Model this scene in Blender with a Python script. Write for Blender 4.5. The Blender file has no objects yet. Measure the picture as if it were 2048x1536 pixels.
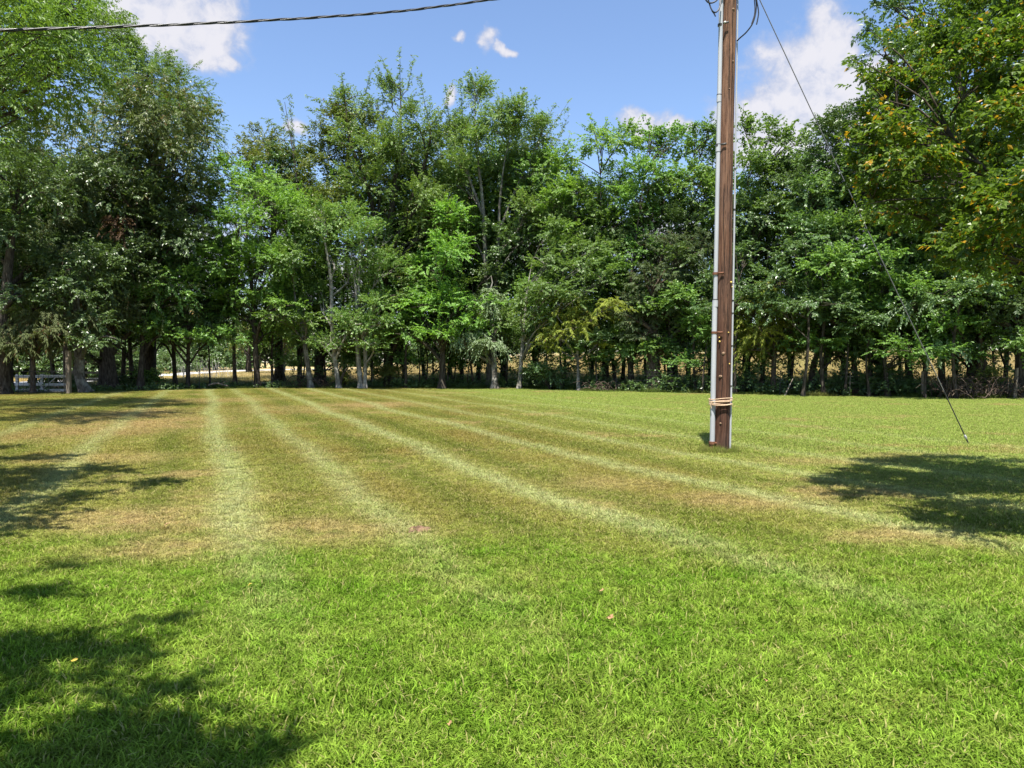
import bpy, math, random
import numpy as np
from mathutils import Vector, Matrix

rng = np.random.default_rng(11)
random.seed(11)
S = bpy.context.scene
COL = S.collection

# ------------------------------------------------------------------ camera
CAM_Z = 1.6
FPX = 1462.0                      # focal length in pixels of the 2048 x 1536 photograph
HOR = 725.0
PITCH = math.atan((768 - HOR) / FPX)
cam = bpy.data.cameras.new('camera')
cam.lens = 36 * FPX / 2048
cam.sensor_width = 36
cam.clip_end = 3000
cam.clip_start = 0.05
cam_o = bpy.data.objects.new('camera', cam)
COL.objects.link(cam_o)
cam_o.location = (0, 0, CAM_Z)
cam_o.rotation_euler = (math.pi / 2 - PITCH, 0, 0)
S.camera = cam_o

# ------------------------------------------------------------------ sun, sky, exposure
SUN_EL = math.radians(70)
SH = Vector((0.15, 0.99, 0)).normalized()          # the way shadows fall over the ground
SHL = 1 / math.tan(SUN_EL)                         # shadow length per metre of height
sun_dir = Vector((-SH.x * math.cos(SUN_EL), -SH.y * math.cos(SUN_EL), math.sin(SUN_EL)))
sun = bpy.data.lights.new('sun', 'SUN')
sun.energy = 5.0
sun.angle = math.radians(0.5)
sun.color = (1.0, 0.95, 0.86)
sun_o = bpy.data.objects.new('sun', sun)
COL.objects.link(sun_o)
sun_o.location = (0, -10, 40)
sun_o.rotation_euler = sun_dir.to_track_quat('Z', 'Y').to_euler()

S.view_settings.view_transform = 'Standard'
S.view_settings.look = 'None'
S.view_settings.gamma = 1
S.view_settings.use_curve_mapping = False
S.view_settings.exposure = 1.33
S.render.engine = 'CYCLES'
S.cycles.use_denoising = True
S.cycles.denoiser = 'OPENIMAGEDENOISE'
S.cycles.denoising_input_passes = 'RGB_ALBEDO_NORMAL'
S.cycles.denoising_prefilter = 'ACCURATE'
S.cycles.max_bounces = 7
S.cycles.diffuse_bounces = 4
S.cycles.transmission_bounces = 3
S.cycles.glossy_bounces = 2
S.cycles.caustics_reflective = False
S.cycles.caustics_refractive = False
S.cycles.use_adaptive_sampling = False


class NT:
    """small helper round a node tree"""
    def __init__(s, tree):
        s.t = tree

    def n(s, typ, **kw):
        nd = s.t.nodes.new(typ)
        for k, v in kw.items():
            setattr(nd, k, v)
        return nd

    def link(s, a, b):
        s.t.links.new(a, b)

    def _in(s, sock, v):
        if isinstance(v, bpy.types.NodeSocket):
            s.t.links.new(v, sock)
        else:
            if sock.type == 'RGBA' and hasattr(v, '__len__') and len(v) == 3:
                v = (*v, 1)
            sock.default_value = v

    def math(s, op, a, b=None, c=None, clamp=False):
        nd = s.n('ShaderNodeMath', operation=op, use_clamp=clamp)
        s._in(nd.inputs[0], a)
        if b is not None:
            s._in(nd.inputs[1], b)
        if c is not None:
            s._in(nd.inputs[2], c)
        return nd.outputs[0]

    def vmath(s, op, a, b=None, out=0):
        nd = s.n('ShaderNodeVectorMath', operation=op)
        s._in(nd.inputs[0], a)
        if b is not None:
            s._in(nd.inputs[1], b)
        return nd.outputs['Value'] if op in ('LENGTH', 'DOT_PRODUCT', 'DISTANCE') else nd.outputs[0]

    def mix(s, fac, a, b, blend='MIX'):
        nd = s.n('ShaderNodeMix', data_type='RGBA', blend_type=blend)
        s._in(nd.inputs[0], fac)
        s._in(nd.inputs[6], a)
        s._in(nd.inputs[7], b)
        return nd.outputs[2]

    def noise(s, vec, scale, detail=3.0, rough=0.55, dist=0.0, dim='3D'):
        nd = s.n('ShaderNodeTexNoise', noise_dimensions=dim)
        if vec is not None:
            s.link(vec, nd.inputs['Vector'])
        nd.inputs['Scale'].default_value = scale
        nd.inputs['Detail'].default_value = detail
        nd.inputs['Roughness'].default_value = rough
        nd.inputs['Distortion'].default_value = dist
        return nd.outputs[0]

    def smooth(s, v, a, b, lo=0.0, hi=1.0):
        nd = s.n('ShaderNodeMapRange', interpolation_type='SMOOTHSTEP')
        s._in(nd.inputs[0], v)
        nd.inputs[1].default_value = a
        nd.inputs[2].default_value = b
        nd.inputs[3].default_value = lo
        nd.inputs[4].default_value = hi
        return nd.outputs[0]

    def ramp(s, v, stops, interp='LINEAR'):
        nd = s.n('ShaderNodeValToRGB')
        cr = nd.color_ramp
        cr.interpolation = interp
        while len(cr.elements) < len(stops):
            cr.elements.new(0.5)
        for e, (p, c) in zip(cr.elements, stops):
            e.position = p
            e.color = (*c, 1) if hasattr(c, '__len__') else (c, c, c, 1)
        s._in(nd.inputs[0], v)
        return nd.outputs[0]


def px_azel(px, py):
    v = Vector(((px - 1024) / FPX, 1, 0)) + Vector((0, math.sin(-PITCH) - 0, 0)) * 0
    a = (px - 1024) / FPX
    b = (768 - py) / FPX
    f = Vector((0, math.cos(PITCH), -math.sin(PITCH)))
    u = Vector((0, math.sin(PITCH), math.cos(PITCH)))
    v = (f + Vector((a, 0, 0)) + u * b).normalized()
    return math.atan2(v.x, v.y), math.asin(v.z)


world = bpy.data.worlds.new('World')
S.world = world
world.use_nodes = True
w = NT(world.node_tree)
w.t.nodes.clear()
sky = w.n('ShaderNodeTexSky', sky_type='NISHITA')
sky.sun_disc = False
sky.sun_elevation = SUN_EL
sky.sun_rotation = math.atan2(sun_dir.x, sun_dir.y)
sky.air_density = 1.0
sky.dust_density = 0.25
sky.ozone_density = 4.0
tc = w.n('ShaderNodeTexCoord')
sep = w.n('ShaderNodeSeparateXYZ')
w.link(tc.outputs['Generated'], sep.inputs[0])
az = w.math('ARCTAN2', sep.outputs[0], sep.outputs[1])
el = w.math('ARCSINE', sep.outputs[2])
comb = w.n('ShaderNodeCombineXYZ')
w.link(az, comb.inputs[0])
w.link(el, comb.inputs[1])
ae = comb.outputs[0]
CLOUDS = [  # centre and radii in photograph pixels
    (320, 40, 130, 75), (410, 95, 75, 50), (250, 10, 110, 80), (370, 60, 95, 60), (442, 122, 40, 26),
    (985, 82, 30, 22), (1018, 100, 28, 13), (930, 74, 18, 13),
    (1640, 70, 75, 75), (1690, 100, 50, 70), (1600, 110, 95, 80), (1580, 190, 110, 65), (1540, 215, 90, 40), (1650, 200, 105, 95),
    (1720, 250, 120, 90), (1640, 330, 150, 60), (1750, 150, 60, 60),
    (1510, 235, 110, 60), (1620, 150, 140, 130), (1660, 90, 80, 75), (1600, 240, 170, 90), (1690, 170, 90, 100), (1560, 300, 160, 70), (380, 50, 150, 90), (1285, 250, 80, 28), (1345, 258, 70, 22), (893, 190, 20, 20), (598, 266, 32, 30), (560, 420, 120, 80),
    (980, 480, 260, 110), (1300, 470, 200, 90), (300, 520, 330, 110), (1800, 480, 320, 120), (700, 560, 250, 90),
]
wn = w.n('ShaderNodeTexNoise')
w.link(tc.outputs['Generated'], wn.inputs['Vector'])
wn.inputs['Scale'].default_value = 16
wn.inputs['Detail'].default_value = 5
ae = w.vmath('ADD', ae, w.vmath('MULTIPLY', w.vmath('SUBTRACT', wn.outputs['Color'], (.5, .5, .5)), (.085, .06, 0)))
blobs = []
for (px, py, rx, ry) in CLOUDS:
    a, e = px_azel(px, py)
    blobs.append((a, e, rx / FPX, ry / FPX))
crng = random.Random(5)
for k in range(16):                                # the rest of the sky carries the same fair-weather cumulus
    a = math.radians(50 + k * 17.0 + crng.uniform(-6, 6))
    a = (a + math.pi) % (2 * math.pi) - math.pi
    e = math.radians(crng.choice([6, 9, 14, 24, 34]) + crng.uniform(-2, 3))
    s_ = crng.uniform(0.07, 0.16)
    blobs.append((a, e, s_ * 1.6, s_ * 0.7))
dens = None
for (a, e, rx, ry) in blobs:
    d_ = w.vmath('SUBTRACT', ae, (a, e, 0))
    d_ = w.vmath('MULTIPLY', d_, (1 / rx, 1 / ry, 0))
    f_ = w.math('SUBTRACT', 1.0, w.vmath('LENGTH', d_))
    dens = f_ if dens is None else w.math('MAXIMUM', dens, f_)
dens = w.math('MAXIMUM', dens, -0.6)
fb = w.noise(tc.outputs['Generated'], 13.0, 9.0, 0.6, 0.15)
fb2 = w.noise(tc.outputs['Generated'], 46.0, 7.0, 0.62, 0.3)
val = w.math('ADD', dens, w.math('MULTIPLY', w.math('SUBTRACT', fb, 0.5), 0.95))
val = w.math('ADD', val, w.math('MULTIPLY', w.math('SUBTRACT', fb2, 0.5), 0.7))
alpha = w.smooth(val, 0.08, 0.62)
thick = w.smooth(w.math('ADD', val, w.math('MULTIPLY', w.math('SUBTRACT', fb2, 0.5), 1.1)), 0.22, 0.95)
cc = w.mix(thick, (2.7, 2.95, 3.75), (4.3, 4.2, 4.4))
skyc = w.mix(1.0, sky.outputs[0], (1.13, 1.09, 1.10), 'MULTIPLY')
mixc = w.mix(w.math('MULTIPLY', alpha, 0.92), skyc, cc)
bg = w.n('ShaderNodeBackground')
bg.inputs[1].default_value = 0.083
w.link(mixc, bg.inputs[0])
wo = w.n('ShaderNodeOutputWorld')
w.link(bg.outputs[0], wo.inputs[0])


# ------------------------------------------------------------------ place helpers
def P(px, py, d):
    """point at forward distance d seen at photograph pixel (px, py)"""
    a = (px - 1024) / FPX
    b = (768 - py) / FPX
    f = Vector((0, math.cos(PITCH), -math.sin(PITCH)))
    u = Vector((0, math.sin(PITCH), math.cos(PITCH)))
    v = f + Vector((a, 0, 0)) + u * b
    return Vector((0, 0, CAM_Z)) + v * (d / v.y)


def G(px, py):
    a = P(px, py, 1.0) - Vector((0, 0, CAM_Z))
    t = CAM_Z / -a.z
    return Vector((a.x * t, a.y * t, 0))


EDGE_X = np.array([-60., -34., -27., -23.6, -19., -16.4, -8.6, 0.5, 3.7, 7.4, 10.2, 14.7, 22.4, 34., 60.])
EDGE_D = np.array([33., 36., 38.0, 39.0, 43.5, 45.0, 45.6, 45.0, 41.0, 39.0, 36.6, 35.0, 32.5, 29.0, 24.])


def edge(X):
    return np.interp(X, EDGE_X, EDGE_D)


def sstep(a, b, x):
    t = np.clip((x - a) / (b - a), 0, 1)
    return t * t * (3 - 2 * t)


def gz(X, Y):
    """ground height"""
    X = np.asarray(X, float)
    Y = np.asarray(Y, float)
    slope = 0.005 + 0.041 * sstep(-26, 8, X)
    start = edge(X) + 4
    run = np.clip(Y - start, 0, None)
    soft = 130 * (1 - np.exp(-run / 130))
    z = slope * soft * sstep(0, 14, run)
    z = z + 0.02 * np.sin(X * 0.41 + 0.7) * np.sin(Y * 0.33) * sstep(5, 14, Y)
    return z


def gz1(X, Y):
    return float(gz(X, Y))


# ------------------------------------------------------------------ object helpers
def tag(o, label=None, cat=None, group=None, kind=None):
    if label:
        o['label'] = label
    if cat:
        o['category'] = cat
    if group:
        o['group'] = group
    if kind:
        o['kind'] = kind
    return o


def empty(name, loc, label, cat, group=None):
    o = bpy.data.objects.new(name, None)
    o.empty_display_size = 0.2
    o.location = loc
    COL.objects.link(o)
    return tag(o, label, cat, group)


def mesh_np(name, verts, quads=None, tris=None, mat=None, parent=None, smooth=False, tint=None, faces=None):
    me = bpy.data.meshes.new(name)
    if faces is not None:
        me.from_pydata([tuple(v) for v in verts], [], faces)
    else:
        verts = np.asarray(verts, np.float32)
        nq = 0 if quads is None else len(quads)
        nt = 0 if tris is None else len(tris)
        loops, starts = [], []
        if nq:
            loops.append(np.asarray(quads, np.int32).ravel())
            starts.append(np.arange(nq, dtype=np.int32) * 4)
        if nt:
            loops.append(np.asarray(tris, np.int32).ravel())
            starts.append(nq * 4 + np.arange(nt, dtype=np.int32) * 3)
        loops = np.concatenate(loops)
        me.vertices.add(len(verts))
        me.vertices.foreach_set('co', verts.ravel())
        me.loops.add(len(loops))
        me.loops.foreach_set('vertex_index', loops)
        me.polygons.add(nq + nt)
        me.polygons.foreach_set('loop_start', np.concatenate(starts))
        me.update(calc_edges=True)
    if tint is not None:
        at = me.attributes.new('tint', 'FLOAT', 'FACE')
        at.data.foreach_set('value', np.asarray(tint, np.float32))
    me.polygons.foreach_set('use_smooth', np.full(len(me.polygons), smooth))
    if mat:
        me.materials.append(mat)
    o = bpy.data.objects.new(name, me)
    COL.objects.link(o)
    if parent:
        o.parent = parent
    return o


class MB:
    """collects shapes of one part"""
    def __init__(s):
        s.v, s.f = [], []

    def add(s, vs, fs):
        b = len(s.v)
        s.v += [tuple(v) for v in vs]
        s.f += [tuple(i + b for i in f) for f in fs]

    def box(s, c, size, rot=None):
        x, y, z = size[0] / 2, size[1] / 2, size[2] / 2
        vs = [Vector((sx * x, sy * y, sz * z)) for sx in (-1, 1) for sy in (-1, 1) for sz in (-1, 1)]
        if rot is not None:
            vs = [rot @ v for v in vs]
        s.add([v + Vector(c) for v in vs], [(0, 1, 3, 2), (4, 6, 7, 5), (0, 4, 5, 1), (2, 3, 7, 6), (0, 2, 6, 4), (1, 5, 7, 3)])

    def tube(s, pts, rad, n=6, cap=True, wob=0.0, seed=0):
        r_ = random.Random(seed)
        pts = [Vector(p) for p in pts]
        if not hasattr(rad, '__len__'):
            rad = [rad] * len(pts)
        rings = []
        ref = Vector((0.31, 0.95, 0.05))
        for i, p in enumerate(pts):
            t = (pts[min(i + 1, len(pts) - 1)] - pts[max(i - 1, 0)])
            if t.length < 1e-9:
                t = Vector((0, 0, 1))
            t.normalize()
            if abs(t.dot(ref)) > 0.95:
                ref = Vector((0.9, 0.1, 0.4))
            a = t.cross(ref).normalized()
            b = t.cross(a)
            ring = []
            for k in range(n):
                an = 2 * math.pi * k / n
                rr = rad[i] * (1 + wob * r_.uniform(-1, 1))
                ring.append(p + a * math.cos(an) * rr + b * math.sin(an) * rr)
            rings.append(ring)
        vs = [v for r in rings for v in r]
        fs = []
        for i in range(len(pts) - 1):
            for k in range(n):
                k2 = (k + 1) % n
                fs.append((i * n + k, i * n + k2, (i + 1) * n + k2, (i + 1) * n + k))
        s.add(vs, fs)
        if cap:
            s.add(rings[0], [tuple(range(n))[::-1]])
            s.add(rings[-1], [tuple(range(n))])

    def build(s, name, mat, parent=None, smooth=True):
        me = bpy.data.meshes.new(name)
        me.from_pydata(s.v, [], s.f)
        me.polygons.foreach_set('use_smooth', np.full(len(me.polygons), smooth))
        if mat:
            me.materials.append(mat)
        o = bpy.data.objects.new(name, me)
        COL.objects.link(o)
        if parent:
            o.parent = parent
        return o


def catmull(pts, per=4):
    pts = [Vector(p) for p in pts]
    if len(pts) < 3:
        a, b = pts[0], pts[-1]
        return [a.lerp(b, i / per) for i in range(per + 1)]
    q = [pts[0] * 2 - pts[1]] + pts + [pts[-1] * 2 - pts[-2]]
    out = []
    for i in range(1, len(q) - 2):
        for k in range(per):
            t = k / per
            p0, p1, p2, p3 = q[i - 1], q[i], q[i + 1], q[i + 2]
            out.append(0.5 * ((2 * p1) + (p2 - p0) * t + (2 * p0 - 5 * p1 + 4 * p2 - p3) * t * t + (3 * p1 - p0 - 3 * p2 + p3) * t ** 3))
    out.append(pts[-1])
    return out


# ------------------------------------------------------------------ materials
def new_mat(name):
    m = bpy.data.materials.new(name)
    m.use_nodes = True
    t = NT(m.node_tree)
    t.t.nodes.clear()
    return m, t


def out_bsdf(t, color, rough=0.7, spec=0.3, bump=None, bump_s=0.3, metal=0.0, bump_d=0.02):
    b = t.n('ShaderNodeBsdfPrincipled')
    t._in(b.inputs['Base Color'], color)
    t._in(b.inputs['Roughness'], rough)
    b.inputs['Specular IOR Level'].default_value = spec
    b.inputs['Metallic'].default_value = metal
    if bump is not None:
        bn = t.n('ShaderNodeBump')
        bn.inputs['Strength'].default_value = bump_s
        bn.inputs['Distance'].default_value = bump_d
        t.link(bump, bn.inputs['Height'])
        t.link(bn.outputs[0], b.inputs['Normal'])
    o = t.n('ShaderNodeOutputMaterial')
    t.link(b.outputs[0], o.inputs[0])
    return b


def leaf_mat(name, dark, light, odd=None, odd_at=0.985, trans=0.35, rough=0.40, spec=0.45):
    m, t = new_mat(name)
    at = t.n('ShaderNodeAttribute', attribute_name='tint')
    oi = t.n('ShaderNodeObjectInfo')
    f = at.outputs['Fac']
    c = t.mix(t.math('MULTIPLY', f, 1.0 / odd_at, clamp=True), dark, light)
    hs = t.n('ShaderNodeHueSaturation')
    hs.inputs['Hue'].default_value = 0.5
    t.link(t.math('ADD', 0.85, t.math('MULTIPLY', oi.outputs['Random'], 0.3)), hs.inputs['Value'])
    t.link(t.math('ADD', 0.488, t.math('MULTIPLY', oi.outputs['Random'], 0.018)), hs.inputs['Hue'])
    t.link(c, hs.inputs['Color'])
    c = hs.outputs[0]
    if odd is not None:
        c = t.mix(t.math('GREATER_THAN', f, odd_at), c, odd)
    b = t.n('ShaderNodeBsdfPrincipled')
    t.link(c, b.inputs['Base Color'])
    b.inputs['Roughness'].default_value = rough
    b.inputs['Specular IOR Level'].default_value = spec
    tr = t.n('ShaderNodeBsdfTranslucent')
    t.link(t.mix(1.0, c, (1.25, 1.3, 0.55), 'MULTIPLY'), tr.inputs[0])
    mx = t.n('ShaderNodeMixShader')
    mx.inputs[0].default_value = min(trans + .08, .5)
    t.link(b.outputs[0], mx.inputs[1])
    t.link(tr.outputs[0], mx.inputs[2])
    o = t.n('ShaderNodeOutputMaterial')
    t.link(mx.outputs[0], o.inputs[0])
    return m


def bark_mat(name, c1, c2, scale=6.0, lichen=None):
    m, t = new_mat(name)
    g = t.n('ShaderNodeNewGeometry')
    mp = t.vmath('MULTIPLY', g.outputs['Position'], (1, 1, 0.22))
    nz = t.noise(mp, scale * 2.2, 6, 0.65, 0.4)
    c = t.mix(t.smooth(nz, 0.35, 0.68), c1, c2)
    if lichen:
        n2 = t.noise(g.outputs['Position'], 2.6, 4, 0.6)
        c = t.mix(t.smooth(n2, 0.48, 0.68), c, lichen)
    out_bsdf(t, c, 0.9, 0.1, nz, 0.8, bump_d=0.04)
    return m


M = {}
M['leaf_oak'] = leaf_mat('oak leaves', (0.058, 0.096, 0.028), (0.165, 0.220, 0.066), (0.20, 0.13, 0.05), 0.985, 0.24, 0.40, 0.42)
M['leaf_pecan'] = leaf_mat('pecan leaves', (0.070, 0.137, 0.026), (0.166, 0.251, 0.047), None, 1.0, 0.36, 0.45)
M['leaf_maple'] = leaf_mat('maple leaves', (0.083, 0.172, 0.043), (0.197, 0.325, 0.075), None, 1.0, 0.36, 0.42)
M['leaf_bright'] = leaf_mat('bright leaves', (0.102, 0.212, 0.038), (0.245, 0.394, 0.082), None, 1.0, 0.4, 0.45)
M['leaf_elm'] = leaf_mat('elm leaves', (0.092, 0.170, 0.045), (0.216, 0.317, 0.083), (0.17, 0.15, 0.05), 0.985, 0.34, 0.42)
M['leaf_olive'] = leaf_mat('olive leaves', (0.085, 0.122, 0.026), (0.195, 0.240, 0.052), (0.20, 0.12, 0.04), 0.97, 0.3, 0.4)
M['leaf_light'] = leaf_mat('light green leaves', (0.105, 0.190, 0.050), (0.190, 0.300, 0.095), None, 1.0, 0.4, 0.42)
M['leaf_grey'] = leaf_mat('grey green leaves', (0.120, 0.183, 0.083), (0.247, 0.328, 0.172), None, 1.0, 0.3, 0.4)
M['leaf_dark'] = leaf_mat('dark leaves', (0.056, 0.110, 0.037), (0.133, 0.208, 0.068), None, 1.0, 0.28, 0.36, 0.55)
M['cedar_bright'] = leaf_mat('yellow green cedar', (0.130, 0.178, 0.034), (0.324, 0.367, 0.060), (0.13, 0.075, 0.025), 0.95, 0.3, 0.6, 0.2)
M['cedar_dark'] = leaf_mat('dark cedar', (0.066, 0.109, 0.049), (0.161, 0.208, 0.100), (0.11, 0.07, 0.03), 0.94, 0.22, 0.6, 0.2)
M['cedar_brown'] = leaf_mat('brownish cedar', (0.069, 0.092, 0.032), (0.144, 0.170, 0.069), (0.13, 0.075, 0.03), 0.90, 0.22, 0.6, 0.2)
M['leaf_myrtle'] = leaf_mat('turning leaves', (0.041, 0.087, 0.015), (0.135, 0.204, 0.027), (0.40, 0.235, 0.020), 0.915, 0.38, 0.38, 0.3)
M['leaf_dead'] = leaf_mat('dead leaves', (0.045, 0.026, 0.015), (0.12, 0.070, 0.038), None, 1.0, 0.2, 0.6, 0.2)
M['weed'] = leaf_mat('weed leaves', (0.05, 0.085, 0.016), (0.16, 0.17, 0.045), (0.25, 0.18, 0.08), 0.9, 0.3, 0.5)
M['bark'] = bark_mat('dark bark', (0.028, 0.022, 0.016), (0.10, 0.085, 0.068))
M['bark_grey'] = bark_mat('grey bark', (0.075, 0.066, 0.055), (0.20, 0.185, 0.16), 5, (0.28, 0.27, 0.24))
M['bark_pale'] = bark_mat('pale bark', (0.12, 0.11, 0.09), (0.31, 0.29, 0.25), 4, (0.40, 0.38, 0.34))
M['bark_cedar'] = bark_mat('cedar bark', (0.05, 0.035, 0.026), (0.17, 0.13, 0.10), 9)
M['brush'] = bark_mat('dead brush', (0.045, 0.032, 0.024), (0.15, 0.115, 0.09), 6)
M['dead_wood'] = bark_mat('dead wood', (0.13, 0.10, 0.075), (0.34, 0.29, 0.24), 6)


def simple_mat(name, c1, c2, scale, rough=0.7, stretch=(1, 1, 1), bump=0.2, spec=0.3, metal=0.0, bump_d=0.01):
    m, t = new_mat(name)
    tcn = t.n('ShaderNodeTexCoord')
    mp = t.vmath('MULTIPLY', tcn.outputs['Object'], stretch)
    nz = t.noise(mp, scale, 6, 0.6, 0.2)
    out_bsdf(t, t.mix(t.smooth(nz, 0.3, 0.7), c1, c2), rough, spec, nz, bump, metal, bump_d)
    return m


M['plastic'] = simple_mat('grey plastic pipe', (0.36, 0.375, 0.40), (0.44, 0.455, 0.48), 3, 0.5, (1, 1, 0.3), 0.03)
M['rust'] = simple_mat('rusty steel', (0.09, 0.035, 0.018), (0.20, 0.09, 0.05), 30, 0.8)
M['steel_dark'] = simple_mat('dark wire', (0.03, 0.03, 0.032), (0.06, 0.06, 0.06), 20, 0.5, metal=0.3)
M['gate_metal'] = simple_mat('gate steel', (0.035, 0.035, 0.033), (0.08, 0.075, 0.07), 14, 0.6, metal=0.2)
M['alum'] = simple_mat('bare aluminium strand', (0.06, 0.06, 0.063), (0.12, 0.12, 0.122), 40, 0.35, metal=0.6)
M['alum_light'] = simple_mat('galvanised clamp', (0.30, 0.30, 0.30), (0.44, 0.44, 0.43), 40, 0.5)
M['strand'] = simple_mat('weathered steel strand', (0.10, 0.10, 0.10), (0.17, 0.17, 0.17), 40, 0.55)
M['rubber'] = simple_mat('black cable jacket', (0.010, 0.010, 0.012), (0.022, 0.022, 0.026), 30, 0.42, spec=0.5)
M['rope'] = simple_mat('tan rope', (0.40, 0.27, 0.17), (0.62, 0.46, 0.32), 90, 0.9, bump=0.6)
M['yellow'] = simple_mat('yellow plastic', (0.62, 0.44, 0.10), (0.72, 0.55, 0.18), 20, 0.5)
M['porcelain'] = simple_mat('white cap', (0.55, 0.53, 0.50), (0.7, 0.69, 0.66), 20, 0.5)
M['board'] = simple_mat('weathered board', (0.40, 0.385, 0.36), (0.62, 0.60, 0.57), 7, 0.85, (0.3, 1, 3), 0.4)
M['post_wood'] = simple_mat('weathered post', (0.12, 0.095, 0.07), (0.26, 0.215, 0.165), 9, 0.9, (1, 1, 0.12), 0.5)
M['dark_line'] = simple_mat('dark split and shadow line', (0.012, 0.008, 0.006), (0.03, 0.02, 0.014), 30, 0.95)
M['pole_knot'] = simple_mat('pole knot', (0.07, 0.04, 0.027), (0.33, 0.22, 0.14), 30, 0.9)
M['dirt'] = simple_mat('red brown soil', (0.07, 0.042, 0.025), (0.20, 0.125, 0.075), 24, 0.95, bump=0.8, bump_d=0.02)
M['fallen'] = simple_mat('dry fallen leaf', (0.24, 0.125, 0.06), (0.38, 0.24, 0.13), 40, 0.7)
M['fallen_yellow'] = simple_mat('yellow fallen leaf', (0.55, 0.38, 0.05), (0.68, 0.50, 0.10), 40, 0.7)


def pole_wood():
    m, t = new_mat('creosoted pole wood')
    tcn = t.n('ShaderNodeTexCoord')
    p = tcn.outputs['Object']
    s1 = t.noise(t.vmath('MULTIPLY', p, (1, 1, 0.045)), 26, 7, 0.7, 0.3)
    s2 = t.noise(t.vmath('MULTIPLY', p, (1, 1, 0.028)), 52, 4, 0.7, 0.5)
    blot = t.noise(t.vmath('MULTIPLY', p, (1, 1, 0.35)), 2.2, 5, 0.65)
    sp = t.n('ShaderNodeSeparateXYZ')
    t.link(p, sp.inputs[0])
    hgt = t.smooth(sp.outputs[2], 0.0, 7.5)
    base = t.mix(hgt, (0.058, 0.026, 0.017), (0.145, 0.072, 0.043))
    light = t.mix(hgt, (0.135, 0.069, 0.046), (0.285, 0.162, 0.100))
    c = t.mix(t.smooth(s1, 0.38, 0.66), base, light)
    c = t.mix(t.math('MULTIPLY', t.smooth(blot, 0.42, 0.7), 0.55), c, (0.075, 0.048, 0.040))
    dark_line = t.smooth(s2, 0.54, 0.60)  # drying cracks along the grain
    c = t.mix(t.math('MULTIPLY', dark_line, 0.8), c, (0.03, 0.02, 0.015))
    nz = t.noise(p, 60, 3, 0.6)
    c = t.mix(t.math('MULTIPLY', t.smooth(nz, 0.66, 0.76), 0.5), c, (0.42, 0.32, 0.24))
    bh = t.math('SUBTRACT', s1, t.math('MULTIPLY', dark_line, 0.8))
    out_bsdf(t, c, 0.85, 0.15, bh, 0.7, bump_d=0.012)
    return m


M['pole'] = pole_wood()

# ---- lawn colour, shared by the soil sheet and the blades growing on it
LU = bpy.data.node_groups.new('lawn_colour', 'ShaderNodeTree')
LU.interface.new_socket('Position', in_out='INPUT', socket_type='NodeSocketVector')
LU.interface.new_socket('Color', in_out='OUTPUT', socket_type='NodeSocketColor')
g = NT(LU)
gi = g.n('NodeGroupInput')
go = g.n('NodeGroupOutput')
pos = g.vmath('MULTIPLY', gi.outputs[0], (1, 1, 0))
spn = g.n('ShaderNodeSeparateXYZ')
g.link(pos, spn.inputs[0])
X_, Y_ = spn.outputs[0], spn.outputs[1]
nA = g.noise(pos, 0.16, 2, 0.5)
nB = g.noise(pos, 0.9, 6, 0.65)
nC = g.noise(pos, 3.2, 4, 0.65)
nD = g.noise(pos, 0.35, 5, 0.6)
# mower lines run away to the left: u is constant along a pass
u = g.math('ADD', X_, g.math('MULTIPLY', Y_, 0.42))
u = g.math('ADD', u, g.math('MULTIPLY', g.math('SUBTRACT', nA, 0.5), 1.0))
u = g.math('ADD', u, g.math('MULTIPLY', g.math('SUBTRACT', nB, 0.5), 0.16))
# the passes curl to the right close to the house
u = g.math('SUBTRACT', u, g.math('MULTIPLY', g.smooth(Y_, 13, 5), g.math('MULTIPLY', g.smooth(X_, -1, 4), .7)))
UA, UB = -8.0, 26.0
un = g.math('DIVIDE', g.math('SUBTRACT', u, UA), UB - UA, clamp=True)


def ustops(lines, half):
    st = []
    for (uc, sw) in lines:
        a = (uc - UA) / (UB - UA)
        h = half / (UB - UA)
        st += [(a - h, 0.0), (a, sw), (a + h, 0.0)]
    return st


stripe1 = g.ramp(un, ustops([(-4.6, .6), (-2.15, .75), (0.3, 1.0), (1.8, .75), (4.0, 1.0), (6.3, .9), (8.3, .7), (10.4, .6), (12.6, .5), (15.0, .4)], 0.43), 'EASE')
stripe2 = g.ramp(un, ustops([(-3.4, .8), (-0.6, .9), (1.1, .5), (2.9, .9), (4.75, .9), (7.2, .8), (9.3, .5), (11.5, .4)], 0.55), 'EASE')
lush = (0.118, 0.218, 0.016)
lush2 = (0.198, 0.285, 0.038)
olive = (0.222, 0.192, 0.048)
olive2 = (0.240, 0.270, 0.058)
tan = (0.385, 0.285, 0.135)
pale = (0.38, 0.42, 0.20)
green_far = (0.255, 0.325, 0.074)
c_far = g.mix(g.smooth(nD, 0.35, 0.65), olive, olive2)
c_far = g.mix(g.smooth(g.math('ADD', X_, g.math('MULTIPLY', Y_, 0.25)), 3.5, 10.0), c_far, green_far)
c_far = g.mix(g.math('MULTIPLY', stripe2, 0.80), c_far, (0.120, 0.158, 0.022))
c_far = g.mix(g.math('MULTIPLY', g.smooth(g.math('ADD', nD, g.math('MULTIPLY', nC, 0.35)), 0.70, 0.88), 0.75), c_far, tan)
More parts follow.
